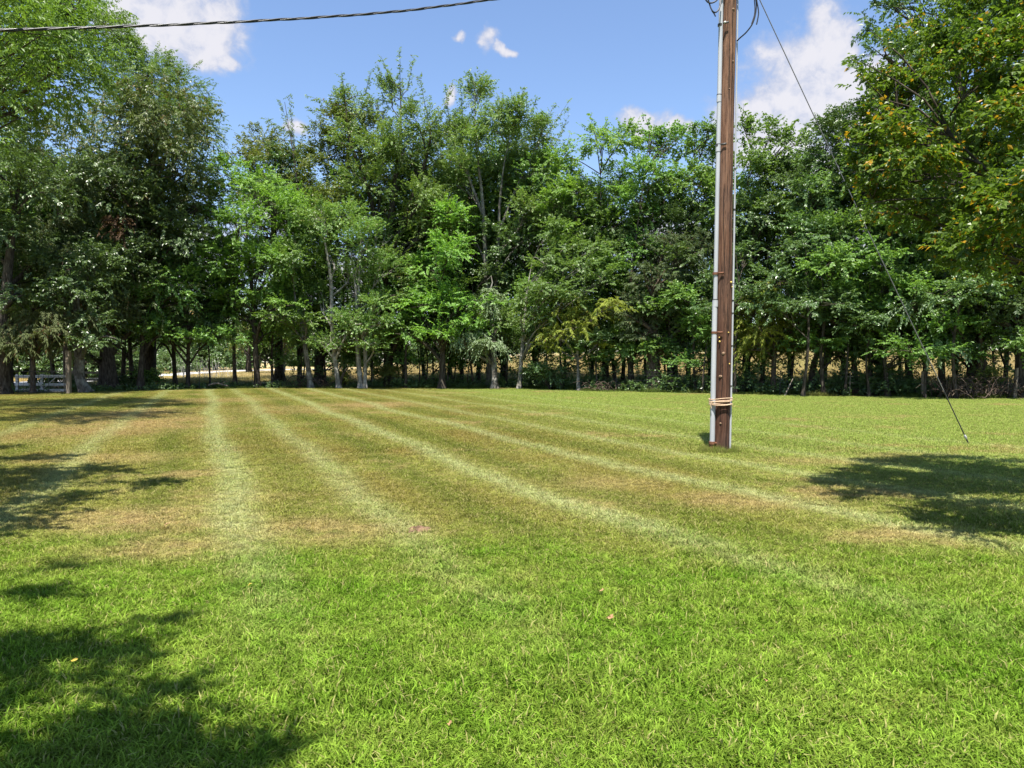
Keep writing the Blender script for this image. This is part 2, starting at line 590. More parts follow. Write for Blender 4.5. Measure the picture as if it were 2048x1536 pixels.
# dry patches that the photograph shows
DRY = [(-9.6, 18.5, 2.6, 4.5, 0.85), (-5.3, 27.5, 2.6, 2.2, 0.9), (-1.75, 6.9, 1.2, 0.75, 0.7), (-2.9, 6.2, 0.9, 0.5, 0.7), (2.6, 8.4, 1.3, 0.7, 0.6),
       (3.6, 6.6, 0.8, 0.45, 0.7), (-7.5, 25, 3.0, 3.0, 0.5), (-12.5, 31, 3.0, 3.0, 0.7), (-11.5, 22, 2.2, 4.0, .8), (-6.8, 12.0, 1.6, 1.0, .6), (-3.9, 7.4, 1.4, .8, .6), (1.2, 9.6, 1.0, .8, .45), (-3.3, 8.6, 0.9, 0.5, 0.4), (5.2, 11.8, 1.6, 0.6, 0.5), (-3.35, 3.85, 0.45, 0.22, 0.7), (6.6, 12.4, 1.2, .5, .5)]
dry = None
for (cx, cy, rx, ry, st) in DRY:
    q = g.vmath('MULTIPLY', g.vmath('SUBTRACT', pos, (cx, cy, 0)), (1 / rx, 1 / ry, 0))
    f_ = g.math('MULTIPLY', g.smooth(g.vmath('LENGTH', q), 1.25, 0.25), st)
    dry = f_ if dry is None else g.math('MAXIMUM', dry, f_)
dry = g.math('MULTIPLY', dry, g.smooth(g.math('ADD', nB, g.math('MULTIPLY', nC, 0.6)), 0.52, 0.88, 0.15, 1.0))
sfade = g.smooth(Y_, 4.6, 7.4)
c_far = g.mix(dry, c_far, tan)
c_far = g.mix(g.math('MULTIPLY', g.math('MULTIPLY', stripe1, sfade), g.smooth(nC, 0.25, 0.65, 0.35, 0.85)), c_far, pale)
c_near = g.mix(g.smooth(g.math('ADD', g.math('MULTIPLY', nB, 0.6), g.math('MULTIPLY', nC, 0.4)), 0.36, 0.62), lush, lush2)
c_near = g.mix(g.math('MULTIPLY', g.smooth(nC, 0.62, 0.78), 0.35), c_near, (0.25, 0.21, 0.08))
c_near = g.mix(g.math('MULTIPLY', dry, 0.8), c_near, tan)
c_near = g.mix(g.math('MULTIPLY', g.math('MULTIPLY', stripe1, g.smooth(Y_, 3.4, 6.0)), g.smooth(nC, 0.3, 0.7, 0.1, 0.6)), c_near, (0.34, 0.39, 0.16))
bd = g.math('ADD', Y_, g.math('MULTIPLY', g.math('SUBTRACT', nB, 0.5), 3.0))
bd = g.math('ADD', bd, g.math('MULTIPLY', g.math('SUBTRACT', nC, 0.5), 2.4))
bd = g.math('ADD', bd, g.math('MULTIPLY', g.math('SUBTRACT', nD, 0.5), 5.0))
c = g.mix(g.smooth(bd, 4.3, 8.3), c_near, c_far)
g.link(c, go.inputs[0])


def blade_mat(name, grass=True, cols=None):
    m, t = new_mat(name)
    geo = t.n('ShaderNodeNewGeometry')
    at = t.n('ShaderNodeAttribute', attribute_name='tint')
    if grass:
        gr = t.n('ShaderNodeGroup')
        gr.node_tree = LU
        t.link(geo.outputs['Position'], gr.inputs[0])
        c = gr.outputs[0]
        v = t.math('ADD', 0.50, t.math('MULTIPLY', at.outputs['Fac'], 1.02))
        hs = t.n('ShaderNodeHueSaturation')
        t.link(c, hs.inputs['Color'])
        t.link(v, hs.inputs['Value'])
        n5 = t.noise(geo.outputs['Position'], 7.0, 4, 0.65)
        tone = t.smooth(n5, 0.3, 0.7, 0.72, 1.3)
        tn = t.n('ShaderNodeHueSaturation')
        t.link(hs.outputs[0], tn.inputs['Color'])
        t.link(tone, tn.inputs['Value'])
        spy = t.n('ShaderNodeSeparateXYZ')
        t.link(geo.outputs['Position'], spy.inputs[0])
        thr = t.smooth(spy.outputs[1], 4.5, 8.0, 0.93, 0.84)
        c = t.mix(t.math('MULTIPLY', t.math('GREATER_THAN', at.outputs['Fac'], thr), 0.7), tn.outputs[0], (0.38, 0.30, 0.15))
    else:
        n1 = t.noise(geo.outputs['Position'], 0.12, 3, 0.6)
        c = t.mix(at.outputs['Fac'], cols[0], cols[1])
        c = t.mix(t.math('MULTIPLY', t.smooth(n1, 0.45, 0.65), 0.5), c, cols[2])
    b = t.n('ShaderNodeBsdfPrincipled')
    t.link(c, b.inputs['Base Color'])
    b.inputs['Roughness'].default_value = 0.6
    b.inputs['Specular IOR Level'].default_value = 0.08
    tr = t.n('ShaderNodeBsdfTranslucent')
    t.link(t.mix(1.0, c, (1.15, 1.2, 0.7), 'MULTIPLY'), tr.inputs[0])
    mx = t.n('ShaderNodeMixShader')
    mx.inputs[0].default_value = 0.38
    t.link(b.outputs[0], mx.inputs[1])
    t.link(tr.outputs[0], mx.inputs[2])
    o = t.n('ShaderNodeOutputMaterial')
    t.link(mx.outputs[0], o.inputs[0])
    return m


M['grass'] = blade_mat('lawn grass')
M['field_grass'] = blade_mat('dry field grass', False, ((0.30, 0.23, 0.11), (0.50, 0.39, 0.21), (0.34, 0.34, 0.13)))
M['rank_grass'] = blade_mat('rank grass', False, ((0.05, 0.085, 0.018), (0.13, 0.17, 0.04), (0.20, 0.17, 0.06)))


def ground_mat():
    m, t = new_mat('ground')
    geo = t.n('ShaderNodeNewGeometry')
    at = t.n('ShaderNodeAttribute', attribute_name='zone')
    sp = t.n('ShaderNodeSeparateColor')
    t.link(at.outputs['Color'], sp.inputs[0])
    gr = t.n('ShaderNodeGroup')
    gr.node_tree = LU
    t.link(geo.outputs['Position'], gr.inputs[0])
    n1 = t.noise(geo.outputs['Position'], 14, 5, 0.65)
    n2 = t.noise(geo.outputs['Position'], 1.2, 4, 0.6)
    n3 = t.noise(geo.outputs['Position'], 0.09, 4, 0.6)
    n4 = t.noise(geo.outputs['Position'], 60, 4, 0.7)
    lawn = t.mix(t.smooth(n4, 0.3, 0.7), t.mix(1.0, gr.outputs[0], (0.40, 0.34, 0.36), 'MULTIPLY'), t.mix(1.0, gr.outputs[0], (0.8, 0.7, 0.8), 'MULTIPLY'))
    litter = t.mix(t.smooth(n1, 0.35, 0.65), (0.045, 0.034, 0.02), (0.14, 0.105, 0.06))
    litter = t.mix(t.math('MULTIPLY', t.smooth(n2, 0.45, 0.7), 0.6), litter, (0.05, 0.075, 0.02))
    field = t.mix(t.smooth(n1, 0.3, 0.7), (0.27, 0.20, 0.10), (0.46, 0.36, 0.19))
    field = t.mix(t.math('MULTIPLY', t.smooth(n3, 0.45, 0.65), 0.55), field, (0.28, 0.27, 0.09))
    c = t.mix(sp.outputs[0], lawn, litter)
    c = t.mix(sp.outputs[1], c, field)
    out_bsdf(t, c, 0.95, 0.1, n4, 0.5, bump_d=0.03)
    return m


M['ground'] = ground_mat()

# ------------------------------------------------------------------ ground sheet
def build_ground():
    xs = np.concatenate([-np.geomspace(2500, 62, 14), np.linspace(-60, 60, 121), np.geomspace(62, 2500, 14)])
    ys = np.concatenate([-np.geomspace(400, 7, 8), np.linspace(-5, 100, 141), np.geomspace(104, 2900, 22)])
    XX, YY = np.meshgrid(xs, ys)
    ZZ = gz(XX, YY)
    verts = np.stack([XX, YY, ZZ], -1).reshape(-1, 3)
    nx, ny = len(xs), len(ys)
    i = np.arange(ny - 1)[:, None] * nx + np.arange(nx - 1)[None, :]
    quads = np.stack([i, i + 1, i + 1 + nx, i + nx], -1).reshape(-1, 4)
    o = mesh_np('ground', verts, quads, mat=M['ground'], smooth=True)
    me = o.data
    e = edge(verts[:, 0])
    lit = sstep(-0.6, 0.6, verts[:, 1] - e)
    fld = sstep(7, 11, verts[:, 1] - e)
    at = me.attributes.new('zone', 'FLOAT_COLOR', 'POINT')
    at.data.foreach_set('color', np.stack([lit, fld, 0 * lit, 0 * lit + 1], -1).astype(np.float32).ravel())
    tag(o, kind='structure')


build_ground()


def ribbon(name, pts, width, mat, lift, crown=0.0):
    pts = catmull([(p[0], p[1], 0) for p in pts], 10)
    vs, fs = [], []
    for i, p in enumerate(pts):
        t = (pts[min(i + 1, len(pts) - 1)] - pts[max(i - 1, 0)]).normalized()
        s = Vector((-t.y, t.x, 0))
        for k in (-1, -0.5, 0, 0.5, 1):
            q = p + s * (k * width / 2)
            vs.append((q.x, q.y, gz1(q.x, q.y) + lift))
    for i in range(len(pts) - 1):
        for k in range(4):
            a = i * 5 + k
            fs.append((a, a + 1, a + 6, a + 5))
    o = mesh_np(name, vs, faces=fs, mat=mat, smooth=True)
    return o


M['road'] = simple_mat('pale worn asphalt', (0.38, 0.37, 0.36), (0.52, 0.51, 0.50), 1.5, 0.9, bump=0.1)
tag(ribbon('road', [(-44, 18), (-39, 34), (-36.5, 46), (-35.5, 55), (-35.5, 62), (-37, 73), (-38.5, 82), (-41, 100), (-42, 118), (-36, 138), (-18, 155), (20, 168), (70, 176)], 5.0, M['road'], 0.05), kind='structure')

# ------------------------------------------------------------------ foliage builder
SPEC = {
    # leaf length, width, leaves per spray, spray length, droop, spread angle, planar, lad, material, upward bias
    'oak':    dict(l=.20, w=.075, n=20, L=.75, droop=.55, ang=62, jit=.55, cov=1.9, mat='leaf_oak', up=.05),
    'pecan':  dict(l=.15, w=.052, n=26, L=.95, droop=.35, ang=58, jit=.40, cov=1.9, mat='leaf_pecan', up=.25),
    'maple':  dict(l=0.140, w=0.108, n=18, L=.80, droop=.20, ang=60, jit=.50, cov=2.92, mat='leaf_maple', up=.20),
    'bright': dict(l=0.135, w=0.090, n=20, L=.85, droop=.18, ang=55, jit=.38, cov=2.75, mat='leaf_bright', up=.12),
    'light':  dict(l=.13, w=.085, n=22, L=.90, droop=.18, ang=55, jit=.38, cov=3.0, mat='leaf_light', up=.10),
    'elm':    dict(l=.13, w=.068, n=24, L=1.05, droop=.30, ang=52, jit=.45, cov=2.1, mat='leaf_elm', up=.35),
    'olive':  dict(l=0.135, w=0.077, n=20, L=.75, droop=.25, ang=60, jit=.55, cov=2.75, mat='leaf_olive', up=.25),
    'grey':   dict(l=.13, w=.065, n=22, L=.95, droop=.85, ang=50, jit=.40, cov=3.4, mat='leaf_grey', up=-.1),
    'dark':   dict(l=0.153, w=0.090, n=18, L=.80, droop=.30, ang=60, jit=.50, cov=2.75, mat='leaf_dark', up=.15),
    'cedar_bright': dict(l=.20, w=.046, n=46, L=1.0, droop=.60, ang=38, jit=.60, cov=3.0, mat='cedar_bright', up=.05),
    'cedar_dark':   dict(l=.19, w=.046, n=44, L=.85, droop=.35, ang=40, jit=.70, cov=2.5, mat='cedar_dark', up=.25),
    'cedar_brown':  dict(l=.20, w=.046, n=44, L=.90, droop=.80, ang=38, jit=.60, cov=2.6, mat='cedar_brown', up=-.1),
    'myrtle': dict(l=.058, w=.036, n=24, L=.42, droop=.20, ang=58, jit=.6, cov=3.5, mat='leaf_myrtle', up=.1),
    'dead':   dict(l=.16, w=.07, n=22, L=.6, droop=.9, ang=50, jit=.8, cov=2.5, mat='leaf_dead', up=-.2),
}


def norm(a):
    return a / np.maximum(np.linalg.norm(a, axis=-1, keepdims=True), 1e-9)


def leaves_for(sp, p, o, r_, scale=1.0, clump=None):
    """sprays at points p pointing along o -> leaf quads and tints"""
    ns, n = len(p), sp['n']
    L = sp['L'] * scale * r_.uniform(.6, 1.25, (ns, 1))
    up = np.array([0, 0, 1.0])
    side = norm(np.cross(o, up) + 1e-4)
    nor = norm(np.cross(side, o))
    t = (np.arange(n) + 0.5) / n
    t = np.clip(t[None, :] + r_.normal(0, .06, (ns, n)), 0, 1)
    sgn = np.where(np.arange(n) % 2 == 0, 1.0, -1.0)[None, :]
    base = p[:, None, :] + o[:, None, :] * (L * (t - 0.45))[..., None]
    base[..., 2] -= sp['droop'] * L * t * t * 0.8
    axis = norm(o[:, None, :] + np.stack([0 * t, 0 * t, -sp['droop'] * 1.5 * t], -1))
    a = np.radians(sp['ang']) * r_.uniform(.6, 1.25, (ns, n)) * np.where(t > .93, .15, 1)
    ld = axis * np.cos(a)[..., None] + side[:, None, :] * (np.sin(a) * sgn)[..., None]
    ld = norm(ld + r_.normal(0, sp['jit'] * .6, (ns, n, 3)) + np.array([0, 0, -(.45 + sp['droop'] * .45)]))
    ln = nor[:, None, :] + o[:, None, :] * .35 + r_.normal(0, sp['jit'] * .85, (ns, n, 3))
    wv = norm(np.cross(ld, ln))
    ln = norm(np.cross(wv, ld))
    ll = sp['l'] * scale * r_.uniform(.5, 1.35, (ns, n, 1))
    ww = sp['w'] * scale * r_.uniform(.75, 1.2, (ns, n, 1)) * .5
    mid = base + ld * ll * .45 + ln * ww * .35
    v = np.stack([base, mid + wv * ww, base + ld * ll - ln * ll * .06, mid - wv * ww], 2).reshape(-1, 3)
    cl = r_.uniform(0, 1, (ns, 1)) if clump is None else clump[:, None]
    tint = np.clip(.5 * cl + .5 * r_.uniform(0, 1, (ns, n)), 0, 1)
    if True:
        tint = np.where(r_.uniform(0, 1, (ns, n)) < .035, 1.0, np.minimum(tint, .93))
    return v, tint.ravel()


def crown_mesh(name, spec, blobs, r_, parent, origin, shoots=(), scale=1.0, lad=1.0, extra_sprays=None):
    """blobs: (centre, radii) in world space; returns crown object and sub-clump centres per blob"""
    sp = SPEC[spec]
    VV, TT, subs = [], [], []
    area = sp['l'] * sp['w'] * scale * scale * .5
    for (c, rad) in blobs:
        c = np.array(c)
        rad = np.array(rad)
        vol = 4.19 * rad[0] * rad[1] * rad[2]
        ns = max(6, int(sp['cov'] * lad * 3.14 * rad[0] * rad[2] / area / sp['n']))
        k = max(5, int(6 + 5 * rad.mean() ** 1.1))
        d = norm(r_.normal(0, 1, (k, 3)))
        d[:, 2] = np.where(d[:, 2] < -.5, -d[:, 2], d[:, 2])
        sc = d * (r_.uniform(.35, 1.0, (k, 1)) ** .6) * .92
        tone = r_.uniform(0, 1, k)
        pick = r_.integers(0, k, ns)
        loc = sc[pick] + r_.normal(0, .17, (ns, 3)) * np.array([1, 1, .62])
        free = r_.uniform(0, 1, ns) < .22
        dd = norm(r_.normal(0, 1, (ns, 3))) * r_.uniform(0, 1, (ns, 1)) ** .42
        loc = np.where(free[:, None], dd, loc)
        p = c + loc * rad
        o = norm(norm(loc * rad) * .8 + np.array([0, 0, sp['up']]) + r_.normal(0, .38, (ns, 3)))
        v, t = leaves_for(sp, p, o, r_, scale, np.clip(tone[pick] + r_.normal(0, .15, ns), 0, 1))
        VV.append(v)
        TT.append(t)
        subs.append(c + sc * rad)
    for (a, b) in shoots:                        # thin leafy shoots that stick out of the crown
        a, b = np.array(a), np.array(b)
        L = np.linalg.norm(b - a)
        m = max(5, int(L * 7))
        tt = np.linspace(.12, 1, m)
        p = a + (b - a) * tt[:, None] + r_.normal(0, .07, (m, 3))
        o = norm(norm(b - a) * .75 + r_.normal(0, .5, (m, 3)))
        sp2 = dict(sp)
        sp2['L'] = sp['L'] * .45
        sp2['n'] = 12
        v, t = leaves_for(sp2, p, o, r_, scale)
        VV.append(v)
        TT.append(t)
    V = np.concatenate(VV) - np.array(origin)
    T = np.concatenate(TT)
    q = np.arange(len(V)).reshape(-1, 4)
    ob = mesh_np(name, V, q, mat=M[sp['mat']], parent=parent, tint=T)
    return ob, subs


def tree(name, label, d, stems, r0, spec, blobs, cat='tree', shoots=(), bark='bark', seed=0, group=None, depth=.55,
         lad=1.0, scale=1.0, taper=.25, deepness=.9, stubs=(), rmin=.03, low=2):
    r_ = np.random.default_rng(1000 + seed)
    base = P(stems[0][0][0], 700, d)
    base.z = gz1(base.x, base.y) - 0.03
    root = empty(name, base, label, cat, group)
    tb = MB()
    paths = []
    for si, st in enumerate(stems):
        pts = [P(px, py, d) for px, py in st]
        if si == 0 or st[0][1] > 760:
            pts[0].z = gz1(pts[0].x, pts[0].y) - .06
        for i in range(1, len(pts)):
            pts[i].y += float(r_.uniform(-.25, .25))
        path = catmull(pts, 5)
        n = len(path)
        zt = max(p.z for p in path) + 1e-3
        rs = r0 if si == 0 else r0 * (.72 if st[0][1] > 755 else .5)
        rad = []
        for i, p in enumerate(path):
            f = i / (n - 1)
            h = p.z - path[0].z
            rr = rs * (1 - (1 - taper) * f)
            if st[0][1] > 755:
                rr *= 1 + .65 * math.exp(-h / .22)
            if taper < .65:
                rr *= 1 - .8 * max(0, (f - .6) / .4)
            rad.append(max(rr, min(rmin, .02)))
        tb.tube([p - base for p in path], rad, 9, True, .07, seed + si)
        paths.append((path, rad))
    tb.build('trunk', M[bark], root)
    if low:
        px0 = stems[0][0][0]
        for k in range(low):
            blobs = blobs + [(px0 + float(r_.uniform(-75, 75)), float(r_.uniform(590, 705)), float(r_.uniform(32, 54)), float(r_.uniform(15, 27)), float(r_.uniform(-2.4, .3)))]
    W = []
    for b in blobs:
        cx, cy, rx, ry = b[:4]
        s = d / FPX
        off = b[4] if len(b) > 4 else float(r_.uniform(-1, 1)) * depth * rx * s * 2.0
        c = P(cx, cy, d + off)
        W.append((c, (rx * s, rx * s * deepness, ry * s)))
    sh = [(P(a, b, d), P(c, e, d + float(r_.uniform(-.5, .5)))) for (a, b, c, e) in shoots]
    ob, subs = crown_mesh('crown', spec, W, r_, root, base, sh, scale, lad)
    ob['kind'] = 'stuff'
    br = MB()
    allp = [(p, rr) for (path, rad) in paths for p, rr in zip(path, rad)]
    ztop = max(p.z for p, _ in allp)
    for (c, rad), sub in zip(W, subs):
        best, bd_ = None, 1e9
        for p, rr in allp:
            hd = math.hypot(p.x - c.x, p.y - c.y)
            tgt = c.z - .7 * hd - .5 * rad[2]
            e_ = abs(p.z - max(min(tgt, ztop), 1.6)) + .6 * hd
            if e_ < bd_:
                bd_, best = e_, (p, rr)
        a, ra = best
        ra = min(ra * .62, .16 if d > 26 else .07) * (1 if d > 12 else .55)
        m1 = a.lerp(c, .45) + Vector((float(r_.normal(0, .25)), float(r_.normal(0, .25)), .12 * (c - a).length))
        pth = catmull([a, m1, c], 4)
        br.tube([p - base for p in pth], list(np.linspace(ra, max(ra * .45, .022 if d > 12 else .010), len(pth))), 5, False, .05, seed)
        for q in sub[:9]:
            q = Vector(q)
            st_ = pth[int(r_.integers(3, len(pth)))]
            m2 = st_.lerp(q, .5) + Vector((float(r_.normal(0, .12)), float(r_.normal(0, .12)), float(r_.uniform(-.05, .2))))
            br.tube([v - base for v in (st_, m2, q)], [max(ra * .4, .018 if d > 12 else .007), max(ra * .28, .013 if d > 12 else .005), .008 if d > 12 else .003], 4, False)
    kt = min(1.0, .25 + d / 50)
    for (a, b) in sh:
        q = min((p for p, _ in allp), key=lambda p: (p - a).length + max(0, p.z - a.z + .3) * 2)
        br.tube([q - base, q.lerp(a, .5) + Vector((0, 0, .1)) - base, a - base, a.lerp(b, .5) - base, b - base], [.034 * kt, .026 * kt, .02 * kt, .012 * kt, .005 * kt], 5, False)
    for stb in stubs:
        pp = [P(x, y, d - .25) for x, y in stb]
        br.tube([p - base for p in pp], list(np.linspace(.06, .018, len(pp))), 5, True)
    br.build('branches', M[bark], root)['kind'] = 'stuff'
    return root


TREES = []


def T(*a, **k):
    k.setdefault('seed', len(TREES) * 7 + 3)
    t = tree(*a, **k)
    TREES.append(t)
    return t


# ------------------------------------------------------------------ tree line, from the left
T('pecan_tree', 'tall fine-leaved green tree filling the top left corner, trunk outside the frame', 24,
  [[(-210, 830), (-205, 600), (-190, 300), (-150, 60), (-90, -100)]], .34, 'pecan',
  [(60, 60, 130, 100), (150, 110, 90, 80), (-60, 160, 150, 150), (10, 190, 110, 90), (0, -90, 160, 110), (150, 20, 90, 70), (110, 200, 90, 70), (-160, 40, 160, 160), (-140, 330, 140, 110), (90, 20, 130, 80, 1.5), (20, 100, 130, 90, 2.0), (60, 140, 120, 90, 2.5), (160, 60, 80, 70, 1.0), (100, 150, 110, 70, -1.5), (0, 260, 120, 90, 1.5), (-50, 60, 150, 80, -6), (-110, 160, 150, 80, -6.5), (10, -50, 140, 70, -5), (-160, -20, 160, 90, -7)], lad=.75,
  shoots=[(190, 60, 262, 30), (190, 100, 258, 75), (170, 0, 240, -20)], bark='bark')
T('oak_tree', 'big round oak with glossy hanging olive leaves and thick dark trunk at left', 43.5,
  [[(222, 778), (220, 700), (225, 600), (250, 450), (280, 300)], [(206, 776), (207, 700), (200, 620), (170, 470)]], .42, 'oak',
  [(330, 230, 95, 80), (230, 250, 120, 90), (140, 320, 120, 95), (330, 330, 95, 85), (70, 400, 110, 90), (240, 400, 120, 90), (392, 290, 55, 90),
   (300, 500, 110, 80), (170, 500, 110, 80), (395, 420, 50, 75), (40, 520, 90, 70), (240, 600, 100, 65), (330, 600, 80, 60), (120, 590, 90, 60)], lad=.9, low=6)
T('tall_tree', 'bright green feathery treetop rising behind the big oak', 50,
  [[(300, 772), (300, 600), (310, 300), (320, 170)]], .40, 'pecan',
  [(300, 160, 80, 60), (365, 190, 65, 60), (225, 150, 80, 60), (400, 250, 45, 55), (260, 230, 90, 70), (350, 270, 80, 60), (255, 105, 48, 42), (225, 80, 55, 50), (300, 125, 55, 42), (200, 40, 60, 50)],
  shoots=[(370, 150, 400, 120), (330, 130, 345, 105), (400, 210, 425, 195)])
T('dark_tree', 'dark tree with thick black trunk at the left edge beside the wire gate', 36.8,
  [[(4, 798), (8, 700), (14, 600), (30, 430), (40, 330)]], .38, 'dark',
  [(20, 470, 80, 70), (70, 380, 90, 80), (-70, 430, 90, 100), (-40, 560, 90, 70), (60, 540, 70, 55), (-80, 300, 100, 100)])
T('cedar_tree', 'brownish drooping cedar hanging over the wire gate', 37.6,
  [[(66, 794), (64, 700), (70, 620)]], .13, 'cedar_brown',
  [(85, 640, 60, 45), (130, 675, 45, 32), (45, 660, 45, 45), (155, 655, 40, 32), (65, 705, 20, 30)], bark='bark_cedar')
T('leaning_tree', 'bent pale grey trunk with flared foot beside the tall gate post', 39.2,
  [[(172, 786), (161, 752), (164, 722), (157, 690), (158, 620), (150, 520)]], .28, 'dark',
  [(150, 590, 70, 50), (110, 520, 80, 60), (190, 540, 60, 60), (180, 650, 50, 28)], bark='bark_grey', taper=.55)
T('small_tree', 'small leafy tree with thin dark trunk beside the leftmost metal fence post', 45.2,
  [[(376, 777), (374, 700), (380, 620), (385, 540)]], .14, 'maple',
  [(340, 570, 65, 65), (415, 590, 60, 65), (300, 650, 50, 38), (395, 655, 55, 36), (345, 670, 40, 28), (380, 510, 60, 50)], low=3)
T('maple_tree', 'bright green maple with broad sunlit top and single dark trunk in the open gap', 45.5,
  [[(515, 778), (512, 690), (506, 600), (495, 480), (490, 400)]], .20, 'bright',
  [(450, 350, 62, 36), (520, 375, 62, 40), (425, 410, 45, 50), (565, 420, 55, 50), (430, 520, 55, 60), (520, 540, 65, 60), (480, 450, 60, 50), (560, 620, 65, 45), (470, 620, 60, 45), (520, 660, 50, 28), (560, 520, 50, 50)], low=3)
T('olive_tree', 'round olive-brown treetop standing behind the bright green maple', 53,
  [[(560, 772), (555, 600), (545, 400), (535, 320)]], .33, 'olive',
  [(530, 290, 62, 42), (495, 330, 50, 50), (570, 330, 50, 50), (530, 380, 70, 55), (600, 400, 50, 60), (540, 470, 70, 60)])
T('thin_tree', 'thin sparse leafless-looking sapling poking above the olive treetop', 50,
  [[(600, 772), (605, 600), (600, 420), (585, 290), (570, 205)]], .10, 'elm',
  [(605, 470, 40, 40), (598, 560, 45, 40)],
  shoots=[(590, 300, 560, 200), (588, 290, 578, 190), (585, 270, 530, 235), (592, 320, 610, 250)], rmin=.015, taper=.1)
T('leaning_tree', 'grey trunk leaning left with green crown, just left of the thick short dark trunk', 45.3,
  [[(622, 776), (612, 700), (598, 640), (588, 580), (590, 480)]], .17, 'maple',
  [(595, 520, 55, 50), (615, 440, 55, 50), (560, 590, 50, 40), (630, 590, 50, 40), (610, 640, 45, 24)], bark='bark_grey', low=3)
T('broad_tree', 'large olive-green rounded tree over the short thick dark trunk', 49,
  [[(639, 774), (636, 700), (645, 560), (670, 400), (690, 300)]], .36, 'olive',
  [(680, 260, 55, 55), (730, 270, 65, 55), (650, 330, 55, 60), (710, 350, 70, 60), (665, 420, 60, 55), (740, 420, 60, 55), (640, 270, 28, 32)], low=6)
T('pale_trunk_tree', 'single slender whitish trunk with open crown left of the paired trunks', 45,
  [[(678, 776), (670, 720), (666, 640), (662, 560), (650, 470), (640, 400)]], .155, 'elm',
  [(655, 520, 45, 42), (700, 550, 45, 42), (640, 600, 45, 36), (640, 440, 45, 45), (690, 630, 35, 26)], bark='bark_pale', taper=.45, low=5)
T('paired_trunk_tree', 'tree with two pale grey wavy trunks rising side by side', 45,
  [[(722, 777), (714, 690), (716, 640), (712, 575), (700, 500)], [(730, 777), (732, 700), (726, 650), (716, 600), (722, 520), (735, 450)]], .165, 'elm',
  [(720, 490, 60, 50), (765, 550, 55, 45), (700, 440, 50, 45), (750, 620, 50, 36), (780, 480, 50, 45)], bark='bark_pale', taper=.5, low=6)
T('tall_elm_tree', 'tallest ragged tree left of centre with wispy leaning top against the sky', 47.5,
  [[(778, 777), (775, 690), (772, 550), (785, 400), (800, 260), (800, 160)], [(785, 500), (830, 380), (860, 280), (850, 210)], [(772, 520), (735, 380), (700, 280), (690, 200)]], .34, 'elm',
  [(790, 200, 42, 58), (835, 250, 48, 55), (760, 300, 55, 50), (855, 330, 48, 55), (690, 205, 34, 36), (800, 350, 60, 55), (880, 280, 34, 50), (800, 440, 65, 50), (850, 470, 58, 50), (720, 220, 36, 40), (780, 540, 60, 50), (840, 560, 50, 40), (790, 290, 55, 55, -1.6), (840, 400, 60, 60, -1.6), (740, 370, 60, 50, -1.4), (880, 430, 45, 55, -1.2), (700, 280, 45, 45, -1.0), (820, 310, 50, 50, 1.4)],
  shoots=[(780, 160, 762, 112), (800, 160, 800, 98), (815, 180, 828, 112), (690, 190, 682, 142), (670, 210, 616, 192), (650, 230, 612, 215), (850, 210, 838, 150), (880, 240, 905, 165), (730, 190, 742, 140), (770, 190, 755, 130)], low=7)
T('leafy_tree', 'green tree with drooping leafy sprays down to eye level, left of the vine-draped stump tree', 45,
  [[(884, 777), (885, 690), (880, 600), (870, 500)]], .22, 'bright',
  [(860, 540, 55, 45), (900, 500, 50, 50), (830, 620, 55, 40), (890, 610, 55, 45), (870, 665, 50, 25), (800, 670, 45, 24), (780, 610, 45, 36), (900, 430, 45, 40)], low=7)
T('forked_elm_tree', 'tall airy tree at centre with pale forked stems showing sky between them', 47,
  [[(978, 777), (978, 650), (970, 500), (965, 400), (955, 310), (950, 230)], [(984, 777), (990, 600), (996, 490), (1000, 400), (1012, 310), (1040, 240)], [(996, 470), (1030, 380), (1070, 300)], [(966, 430), (930, 330), (925, 260)]], .19, 'elm',
  [(955, 200, 48, 45), (1035, 235, 48, 45), (1000, 262, 48, 42), (922, 270, 30, 50), (1085, 270, 36, 36), (1062, 330, 42, 42), (950, 290, 40, 36), (1095, 335, 36, 36), (910, 370, 36, 45), (1050, 420, 42, 40), (1010, 315, 40, 30), (1070, 470, 55, 45, 1.5), (930, 460, 45, 45, 1.5), (920, 330, 40, 40, -1), (1100, 420, 45, 45, 1.5), (1000, 230, 45, 40, -1)],
  shoots=[(950, 170, 935, 140), (970, 170, 975, 148), (1040, 210, 1050, 170), (1060, 230, 1075, 192), (1090, 250, 1110, 205), (1100, 260, 1138, 202), (1110, 290, 1135, 235), (900, 250, 890, 170), (925, 230, 920, 158)], bark='bark_grey', taper=.3, lad=1.35, low=4)
T('vine_tree', 'stump-like tree draped in grey-green hanging leaves with a bare broken branch on top', 44.8,
  [[(989, 778), (987, 700), (984, 640), (980, 580)]], .20, 'grey',
  [(980, 600, 30, 30), (958, 645, 28, 28), (1006, 640, 24, 32), (950, 672, 20, 18), (982, 650, 30, 30)], bark='bark_grey', taper=.7,
  stubs=[[(978, 590), (985, 565), (982, 552), (974, 560)], [(970, 600), (955, 640), (945, 655)]], lad=1.3)
T('slim_leaning_tree', 'slim pale trunk leaning right with flat light green sunlit sprays of foliage', 44.2,
  [[(1038, 778), (1043, 710), (1049, 650), (1053, 590), (1065, 520)]], .13, 'light',
  [(1105, 580, 62, 26, -2.9), (1160, 540, 66, 26, -2.7), (1090, 530, 50, 24, -2.3), (1055, 605, 30, 20, -2.1), (1195, 500, 52, 24, -2.2), (1125, 500, 55, 26, -1.7), (1205, 560, 48, 24, -2.9), (1150, 600, 55, 24, -3.1), (1095, 640, 36, 16, -2.5), (1110, 460, 40, 22, -1.4)], bark='bark_pale', taper=.5, depth=.35)
